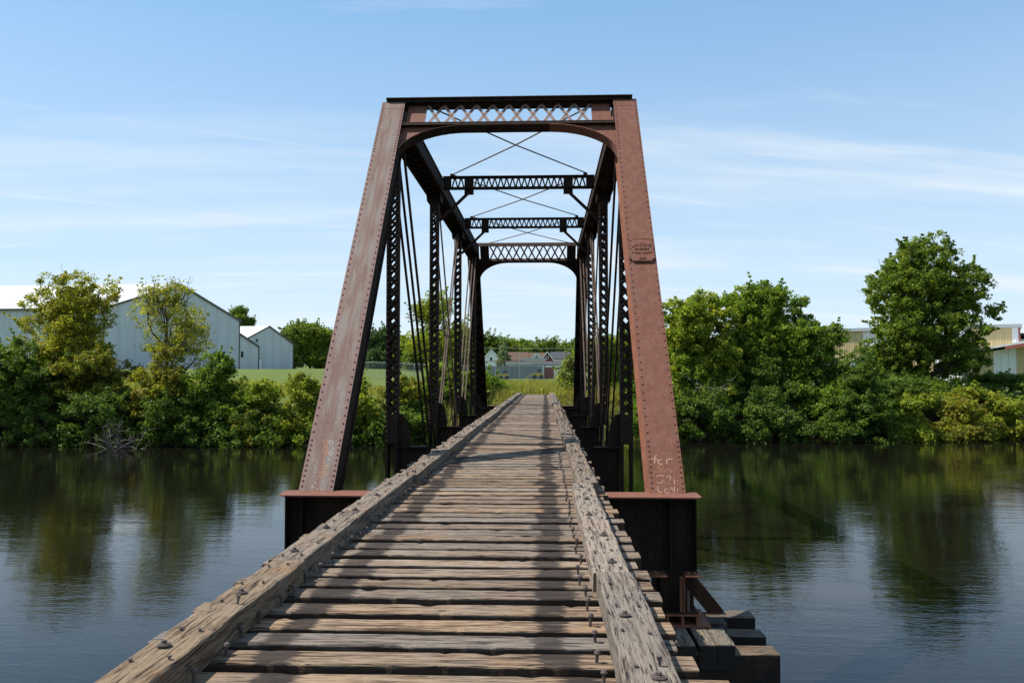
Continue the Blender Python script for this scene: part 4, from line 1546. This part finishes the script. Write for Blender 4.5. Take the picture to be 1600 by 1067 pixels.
d = (B - A).normalized()
q = A + d * .9 + Vector((.05, -.03, 0))
mb.bar(q + Vector((0, 0, z2 + 2.1)), q + Vector((0, 0, z2 + 3.1)), .7, .08, d)
mb.build('window', M['glass'], nb_)
# shed door, vent and bench
A, B = Vector((-52.9, 143, 0)), Vector((-48.4, 158, 0))
d = (B - A).normalized()
nrm = Vector((d.y, -d.x, 0))
q = A + d * 5.2 + nrm * .05
mb = MB()
mb.bar(q + Vector((0, 0, z2)), q + Vector((0, 0, z2 + 2.1)), 1.0, .08, d)
dr = mb.build('door', M['whitep'], sh2)
mb = MB()
for s_ in (-.55, .55):
    mb.bar(q + d * s_ + Vector((0, 0, z2)), q + d * s_ + Vector((0, 0, z2 + 2.15)), .09, .14, d)
mb.bar(q - d * .6 + Vector((0, 0, z2 + 2.16)), q + d * .6 + Vector((0, 0, z2 + 2.16)), .14, .09, nrm)
mb.build('door_frame', M['trim'], dr)
mb = MB()
q2 = A + d * 4.2 + nrm * .06
mb.bar(q2 + Vector((0, 0, z2 + 5.1)), q2 + Vector((0, 0, z2 + 5.7)), .5, .12, d)
mb.build('vent', M['trim'], sh2)
bn = thing('bench', (-49.6, 146.5, z2), 'dark bench standing beside the shed door', 'bench')
mb = MB()
qb = A + d * 3.3 + nrm * .6
mb.bar(qb - d * .8 + Vector((0, 0, z2 + .45)), qb + d * .8 + Vector((0, 0, z2 + .45)), .45, .06, nrm)
mb.build('seat', M['trim'], bn)
for s_ in (-.65, .65):
    mb = MB()
    mb.bar(qb + d * s_ + Vector((0, 0, z2)), qb + d * s_ + Vector((0, 0, z2 + .42)), .08, .4, d)
    mb.build('leg', M['trim'], bn)

# ------------------------------------------------------------------ chain link fences
M['galv'] = plain('galvanised_steel', (.42, .44, .45), .45, .15, 6, .6)
M['rustrail'] = plain('rusty_rail', (.20, .09, .06), .8)


def fence(label, p0, p1, h, step, rail_m, tall=None):
    p0, p1 = Vector(p0), Vector(p1)
    root = thing('chain_link_fence', ((p0.x + p1.x) / 2, (p0.y + p1.y) / 2, min(p0.z, p1.z)), label, 'fence')
    ln_ = (p1 - p0).length
    d = (p1 - p0) / ln_
    n_ = max(2, int(ln_ / step))
    for k in range(n_ + 1):
        q = p0 + d * (ln_ * k / n_)
        mb = MB()
        mb.tube([q + Vector((0, 0, -.2)), q + Vector((0, 0, h + (.05 if k % 2 else (tall or .05))))], .045, 6)
        mb.build('post', M['galv'], root)
    mb = MB()
    mb.tube([p0 + Vector((0, 0, h)), p1 + Vector((0, 0, h))], .04, 6)
    mb.build('top_rail', M[rail_m], root)
    mb = MB()
    pitch = .16
    sd = Vector((-d.y, d.x, 0))
    for s_ in (-1, 1):
        k = -h
        while k < ln_:
            a0, a1 = max(0, k), min(ln_, k + h)
            z0, z1 = (a0 - k), (a1 - k)
            if s_ < 0:
                z0, z1 = h - z0, h - z1
            mb.bar(p0 + d * a0 + Vector((0, 0, z0)), p0 + d * a1 + Vector((0, 0, z1)), .006, .009, sd, False)
            k += pitch
    tag(mb.build('wire_mesh', M['galv'], root), kind='stuff')
    return root


fence('galvanised chain link fence across the lawn left of the truss', (-26, 102, .9), (-9, 104, .25), 2.2, 3.2, 'galv')
fence('chain link fence with rusty top rail behind the grass at the deck end', (-9, 108, .2), (7, 109, .2), 2.9, 2.9, 'rustrail', 1.1)

# ------------------------------------------------------------------ yard and houses seen through the bridge
M['boxgrey'] = ribbed('grey_container_paint', (.19, .21, .23), .5, 0, .05)
M['boxred'] = ribbed('red_container_paint', (.25, .03, .022), .5, 0, .05)
M['roofbrown'] = plain('brown_shingle', (.088, .055, .036), .9, .15, 1.2)
M['roofslate'] = plain('slate_shingle', (.05, .053, .062), .9, .2, 1.2)
M['roofgreen'] = plain('green_shingle', (.045, .062, .055), .9, .15, 1.2)
M['redwall'] = plain('dark_red_siding', (.13, .022, .025), .7, .1)
M['yellow'] = plain('yellow_machine_paint', (.55, .36, .04), .5, .15)
M['tyre'] = plain('tyre_rubber', (.02, .02, .02), .9)
M['teal'] = plain('teal_paint', (.05, .22, .25), .5)
M['tan'] = plain('tan_paint', (.45, .38, .25), .6)


def container(label, x0, x1, y, z0, h, m, dep=2.44):
    root = thing('shipping_container', ((x0 + x1) / 2, y, z0), label, 'container', 'containers in the yard')
    mb = MB()
    mb.box(x0 + .05, x1 - .05, y + .05, y + dep - .05, z0 + .1, z0 + h - .08)
    mb.build('side_panel', M[m], root)
    mb = MB()
    for x in (x0, x1 - .12):
        for yy in (y, y + dep - .12):
            mb.box(x, x + .12, yy, yy + .12, z0, z0 + h)
    for zz_ in (z0 + .0, z0 + h - .14):
        mb.box(x0 + .12, x1 - .12, y + .002, y + .10, zz_, zz_ + .14)
    mb.build('corner_frame', M[m], root)
    return root


yz = .42
xg = -12.0
for i, (l_, hh) in enumerate(((6.05, 2.55), (6.05, 2.6))):
    container(('leftmost grey container behind the rusty rail fence', 'grey container next to the red container')[i], xg + i * 6.15, xg + i * 6.15 + l_, 166, yz, hh, 'boxgrey')
container('red shipping container behind the rusty rail fence', .5, 3.4, 168, yz, 2.35, 'boxred', 6.0)
# boat trailer with a white hull, right of the red container
bt = thing('boat_trailer', (4.2, 158, .4), 'white boat hull on a trailer beside the red container', 'boat')
mb = MB()
hull = []
for k, (xx, w_, zk) in enumerate(((2.5, .9, .9), (3.4, 1.0, .75), (4.6, .95, .75), (5.4, .6, .95), (5.9, .1, 1.4))):
    hull += [(xx, 158 - w_, 2.3), (xx, 158 - w_ * .8, 1.5), (xx, 158, zk), (xx, 158 + w_ * .8, 1.5), (xx, 158 + w_, 2.3)]
fs = [(5 * i + j, 5 * (i + 1) + j, 5 * (i + 1) + j + 1, 5 * i + j + 1) for i in range(4) for j in range(4)]
fs += [(0, 1, 2, 3, 4)] + [(5 * i, 5 * i + 4, 5 * i + 9, 5 * i + 5) for i in range(4)]
mb.add(hull, fs)
mb.build('hull', M['whitep'], bt)
mb = MB()
mb.box(3.2, 4.2, 157.5, 158.5, 2.3, 2.75)
mb.build('windscreen', M['glass'], bt)
mb = MB()
mb.bar((2.3, 157.4, .75), (6.6, 157.9, .65), .08, .12)
mb.bar((2.3, 158.6, .75), (6.6, 158.1, .65), .08, .12)
mb.build('trailer_frame', M['galv'], bt)
for yy in (157.1, 158.75):
    mb = MB()
    mb.tube([(3.6, yy, .68), (3.6, yy + .2, .68)], .32, 14)
    mb.build('wheel', M['tyre'], bt)


def machine(label, x, y, z0, s_):
    root = thing('loader', (x, y, z0), label, 'machine', 'yellow machines in the yard')
    mb = MB()
    mb.box(x - 1.1 * s_, x + .7 * s_, y - .5, y + .5, z0 + .45 * s_, z0 + 1.05 * s_)
    mb.build('body', M['yellow'], root)
    mb = MB()
    mb.box(x - .3 * s_, x + .5 * s_, y - .45, y + .45, z0 + 1.06 * s_, z0 + 1.7 * s_)
    mb.build('cab', M['glass'], root)
    mb = MB()
    mb.bar((x - 1.0 * s_, y, z0 + .9 * s_), (x - 1.9 * s_, y, z0 + .4 * s_), .2, .16)
    mb.prism([(x - 2.2 * s_, y - .6, z0 + .1), (x - 1.8 * s_, y - .6, z0 + .1), (x - 1.8 * s_, y - .6, z0 + .7 * s_)], (0, 1.2, 0))
    mb.build('bucket', M['yellow'], root)
    for xx in (-.7, .4):
        mb = MB()
        mb.tube([(x + xx * s_, y - .65, z0 + .38 * s_), (x + xx * s_, y + .65, z0 + .38 * s_)], .38 * s_, 12)
        mb.build('wheel', M['tyre'], root)


machine('yellow loader parked in front of the grey containers', -6.6, 150, .38, 1.0)
machine('orange-yellow loader parked in front of the red container', -.4, 155, .4, 1.15)


def house(label, x0, x1, y, zb, eave, ridge, roof_m, wall_m, gable_front=False, dep=9.0, win=()):
    root = thing('house', ((x0 + x1) / 2, y, zb), label, 'house', 'houses beyond the yard')
    xm, ym = (x0 + x1) / 2, y + dep / 2
    w = MB()
    ro = []
    if gable_front:
        w.add([(x0, y, zb), (x1, y, zb), (x1, y, eave), (xm, y, ridge), (x0, y, eave)], [(0, 1, 2, 3, 4)])
        w.add([(x0, y, zb), (x0, y, eave), (x0, y + dep, eave), (x0, y + dep, zb)], [(3, 2, 1, 0)])
        w.add([(x1, y, zb), (x1, y, eave), (x1, y + dep, eave), (x1, y + dep, zb)], [(0, 1, 2, 3)])
        w.add([(x0, y + dep, zb), (x1, y + dep, zb), (x1, y + dep, eave), (xm, y + dep, ridge), (x0, y + dep, eave)], [(4, 3, 2, 1, 0)])
        sl = (ridge - eave) / (xm - x0)
        for s_, xe in ((-1, x0), (1, x1)):
            ro.append([(xm, y - .4, ridge + .05), (xe + s_ * .5, y - .4, eave - .5 * sl + .05), (xe + s_ * .5, y + dep + .3, eave - .5 * sl + .05), (xm, y + dep + .3, ridge + .05)])
    else:
        w.add([(x0, y, zb), (x1, y, zb), (x1, y, eave), (x0, y, eave)], [(0, 1, 2, 3)])
        for xe, q in ((x0, (4, 3, 2, 1, 0)), (x1, (0, 1, 2, 3, 4))):
            w.add([(xe, y, zb), (xe, y + dep, zb), (xe, y + dep, eave), (xe, ym, ridge), (xe, y, eave)], [q])
        sl = (ridge - eave) / (dep / 2)
        for s_, ye in ((-1, y), (1, y + dep)):
            ro.append([(x0 - .4, ym, ridge + .05), (x0 - .4, ye + s_ * .5, eave - .5 * sl + .05), (x1 + .4, ye + s_ * .5, eave - .5 * sl + .05), (x1 + .4, ym, ridge + .05)])
    w.build('wall', M[wall_m], root)
    for pts in ro:
        r_ = MB()
        r_.prism(pts, (0, 0, .18))
        rf = r_.build('roof', M[roof_m], root)
        if gable_front:
            tr_ = MB()
            a_, b_ = Vector(pts[0]), Vector(pts[1])
            tr_.bar(a_ + Vector((0, -.05, -.08)), b_ + Vector((0, -.05, -.08)), .10, .36, (0, 1, 0))
            tr_.build('barge_board', M['whitep'], rf)
    for (wx, wz, ww, wh_) in win:
        m_ = MB()
        m_.box(wx - ww / 2, wx + ww / 2, y - .06, y + .02, wz, wz + wh_)
        fr = m_.build('window', M['glass'], root)
        m_ = MB()
        for a0, a1, b0, b1 in ((wx - ww / 2 - .12, wx - ww / 2, wz - .12, wz + wh_ + .12), (wx + ww / 2, wx + ww / 2 + .12, wz - .12, wz + wh_ + .12), (wx - ww / 2, wx + ww / 2, wz - .12, wz), (wx - ww / 2, wx + ww / 2, wz + wh_, wz + wh_ + .12)):
            m_.box(a0, a1, y - .1, y + .02, b0, b1)
        m_.build('window_frame', M['whitep'], fr)
    return root


house('low brown roofed house right of the blue spruce', -15.8, -6.6, 345, 2.0, 7.2, 10.6, 'roofbrown', 'tan', dep=11)
house('long brown roofed house behind the white gable', -6.2, 2.2, 372, 2.2, 8.2, 11.0, 'roofbrown', 'whitep', dep=10)
house('white gabled house with a dark window between the brown roofs', -5.0, -.4, 340, 2.0, 7.6, 10.2, 'roofbrown', 'whitep', True, 6, [(-2.7, 7.3, 1.1, 1.3)])
house('dark red gabled house with white trim', -1.0, 4.3, 330, 2.0, 6.8, 10.3, 'roofslate', 'redwall', True, 8, [(1.65, 7.5, .9, .9)])
house('slate roofed house right of the dark red gable', 3.4, 11.5, 352, 2.0, 8.0, 10.8, 'roofslate', 'whitep', dep=9, win=[(7, 5.4, 1.1, 1.3), (9.5, 5.4, 1.1, 1.3)])
house('white gabled house left of the blue spruce', -25.5, -19.0, 350, 2.0, 8.2, 11.8, 'roofslate', 'whitep', True, 9, [(-22.3, 7.0, 1.0, 1.5)])
house('low white garage behind the grey containers', -11.5, -3.4, 262, 1.3, 4.2, 5.4, 'roofgreen', 'whitep', dep=7)
house('green roofed low house in front of the white gable', -6.6, .6, 270, 1.3, 4.6, 6.5, 'roofgreen', 'whitep', dep=8, win=[(-4.5, 2.8, 1.0, 1.0), (-1.5, 2.8, 1.0, 1.0)])
house('white walled garage under the dark red gable', .9, 5.2, 258, 1.3, 4.3, 5.3, 'roofslate', 'whitep', dep=7, win=[(2.2, 2.4, .9, 1.1)])
# teal canopy car and tan van in the yard


def car(label, x, y, z0, m, van=False):
    root = thing('parked_car', (x, y, z0), label, 'car', 'vehicles parked in the yard')
    hh = 2.0 if van else 1.45
    mb = MB()
    mb.prism([(x - 2.2, y - .85, z0 + .35), (x + 2.2, y - .85, z0 + .35), (x + 2.2, y - .85, z0 + .9), (x + 1.4, y - .85, z0 + 1.0), (x + .8, y - .85, z0 + hh), (x - 1.6, y - .85, z0 + hh), (x - 2.2, y - .85, z0 + .95)], (0, 1.7, 0))
    mb.build('body', M[m], root)
    mb = MB()
    mb.prism([(x - 1.5, y - .87, z0 + 1.0), (x + 1.1, y - .87, z0 + 1.0), (x + .7, y - .87, z0 + hh - .12), (x - 1.4, y - .87, z0 + hh - .12)], (0, .015, 0))
    mb.build('side_window', M['glass'], root)
    for xx in (-1.35, 1.35):
        mb = MB()
        mb.tube([(x + xx, y - .9, z0 + .33), (x + xx, y - .66, z0 + .33)], .33, 12)
        mb.build('wheel', M['tyre'], root)


car('tan van parked behind the leftmost grey container', -12.2, 205, .9, 'tan', True)
car('white van parked behind the grey containers', -7.6, 215, 1.0, 'whitep', True)
car('teal van parked left of the red container', -2.6, 210, .95, 'teal', True)

# utility line
M['pole'] = plain('utility_pole_wood', (.16, .13, .10), .9)
for x, lab in ((-44, 'wooden utility pole beyond the yard, left'), (52, 'wooden utility pole beyond the yard, right')):
    up_ = thing('utility_pole', (x, 300, 1.5), lab, 'pole', 'utility poles')
    mb = MB()
    mb.tube([(x, 300, 1.2), (x, 300, 12.4)], [.17, .11], 8)
    mb.build('pole', M['pole'], up_)
    mb = MB()
    mb.box(x - .06, x + .06, 299.0, 301.0, 11.4, 11.55)
    mb.build('cross_arm', M['pole'], up_)
for i, yy in enumerate((299.2, 300.8)):
    mb = MB()
    pts = [(-44 + 96 * k / 16, yy, 11.58 - .9 * (1 - (2 * k / 16 - 1) ** 2)) for k in range(17)]
    mb.tube(pts, .016, 4)
    tag(mb.build('power_line', M['galv']), ('nearer', 'farther')[i] + ' thin power line strung above the houses', 'wire')

# ------------------------------------------------------------------ striped metal building on the right
M['pan_y'] = plain('yellow_panel_paint', (.52, .41, .21), .5, .08)
M['pan_w'] = plain('white_panel_paint', (.72, .72, .72), .5, .06)
M['redtrim'] = plain('red_trim', (.26, .075, .055), .5)


def panels(parent, x0, x1, y, z0, zf, seq, w=.9):
    x, k = x0, 0
    while x < x1 - .05:
        xe = min(x + w, x1)
        m_ = MB()
        ct = seq(x)
        m_.prism([(x + .015, y, z0), (xe - .015, y, z0), (xe - .015, y, zf(xe)), (x + .015, y, zf(x))], (0, .06, 0))
        for q in (.0, .33, .66):                   # standing ribs
            xr = x + .03 + q * w
            if xr + .07 < xe:
                m_.prism([(xr, y - .05, z0), (xr + .07, y - .05, z0), (xr + .07, y - .05, min(zf(xr + .07), zf(xr))), (xr, y - .05, min(zf(xr), zf(xr + .07)))], (0, .049, 0))
        m_.build('panel', M[ct], parent)
        x = xe
        k += 1


hb = thing('striped_hall', (41, 92, .3), 'long yellow and white metal hall behind the large round tree', 'building')
panels(hb, 29.0, 51.2, 92, .2, lambda x: 6.25, lambda x: 'pan_w' if (x % 7.2) < 2.6 else 'pan_y', .8)
mb = MB()
mb.box(28.9, 51.3, 92.07, 112, .2, 6.2)
mb.build('wall', M['pan_w'], hb)
mb = MB()
mb.box(28.6, 51.5, 91.6, 112.4, 6.26, 6.62)
mb.build('roof', M['galv'], hb)
mb = MB()
mb.box(51.21, 51.36, 91.9, 92.1, .2, 6.25)
mb.build('corner_trim', M['redtrim'], hb)

hb.rotation_euler.z = R(-28)
fs_ = thing('front_shed', (48, 82, .2), 'yellow and white shed with sloping white roof edge at the right edge of the picture', 'building')
rl = lambda x: 3.25 + (x - 41.0) * .178
panels(fs_, 43.0, 56.0, 82, .0, lambda x: rl(x) - .25, lambda x: 'pan_w' if 44.6 <= x < 46.6 else 'pan_y', .66)
mb = MB()
mb.prism([(40.8, 80.9, rl(40.8)), (57, 80.9, rl(57)), (57, 80.9, rl(57) + .2), (40.8, 80.9, rl(40.8) + .2)], (0, 9.5, 0))
mb.build('roof', M['roofw'], fs_)
mb = MB()
mb.prism([(46.0, 80.86, rl(46) - .32), (57, 80.86, rl(57) - .32), (57, 80.86, rl(57) - .02), (46.0, 80.86, rl(46) - .02)], (0, .03, 0))
mb.build('fascia', M['redtrim'], fs_)
mb = MB()
mb.prism([(43.0, 82.07, 0), (56, 82.07, 0), (56, 82.07, rl(56) - .25), (43.0, 82.07, rl(43) - .25)], (0, 7.8, 0))
mb.build('wall', M['pan_w'], fs_)
fs_.rotation_euler.z = R(-28)
bk = thing('back_hall', (58, 100, .3), 'grey roofed building behind the striped hall at the right edge', 'building')
mb = MB()
mb.box(52.2, 74, 101, 115, .2, 5.6)
mb.build('wall', M['whitep'], bk)
mb = MB()
mb.prism([(51.6, 100.4, 6.3), (75, 100.4, 5.5), (75, 100.4, 5.75), (51.6, 100.4, 6.55)], (0, 15, 0))
mb.build('roof', M['trim'], bk)
mb = MB()
mb.box(52.6, 53.8, 100.94, 100.99, 4.6, 5.4)
mb.build('window', M['glass'], bk)


def trailer(label, x0, x1, y, z0, h):
    root = thing('box_trailer', ((x0 + x1) / 2, y, z0), label, 'trailer', 'white trailers behind the thicket')
    mb = MB()
    mb.box(x0, x1, y, y + 2.5, z0 + .9, z0 + h)
    mb.build('box', M['whitep'], root)
    mb = MB()
    mb.box(x0 + .1, x1 - .1, y + .3, y + 2.2, z0 + .72, z0 + .89)
    mb.build('chassis', M['trim'], root)
    for xx in (x0 + .8, x1 - 1.0):
        mb = MB()
        mb.tube([(xx, y - .02, z0 + .48), (xx, y + .3, z0 + .48)], .48, 14)
        mb.build('wheel', M['tyre'], root)


trailer('white box trailer showing through the dark thicket edge', 26.6, 31.0, 86, .1, 2.9)
trailer('white box trailer left of the large tree trunk', 32.6, 37.2, 86.5, .1, 2.8)
ls = thing('lumber_stack', (40.4, 76, .1), 'weathered stack of planks below the front shed', 'lumber')
for i in range(6):
    for j in range(4):
        mb = MB()
        x0 = 39.3 + rng.uniform(-.08, .08)
        mb.box(x0, x0 + 2.6 + rng.uniform(-.1, .1), 75 + j * .32, 75.29 + j * .32, .0 + i * .2, .15 + i * .2)
        mb.build('plank', M['cap'] if (i + j) % 3 else M['block'], ls)
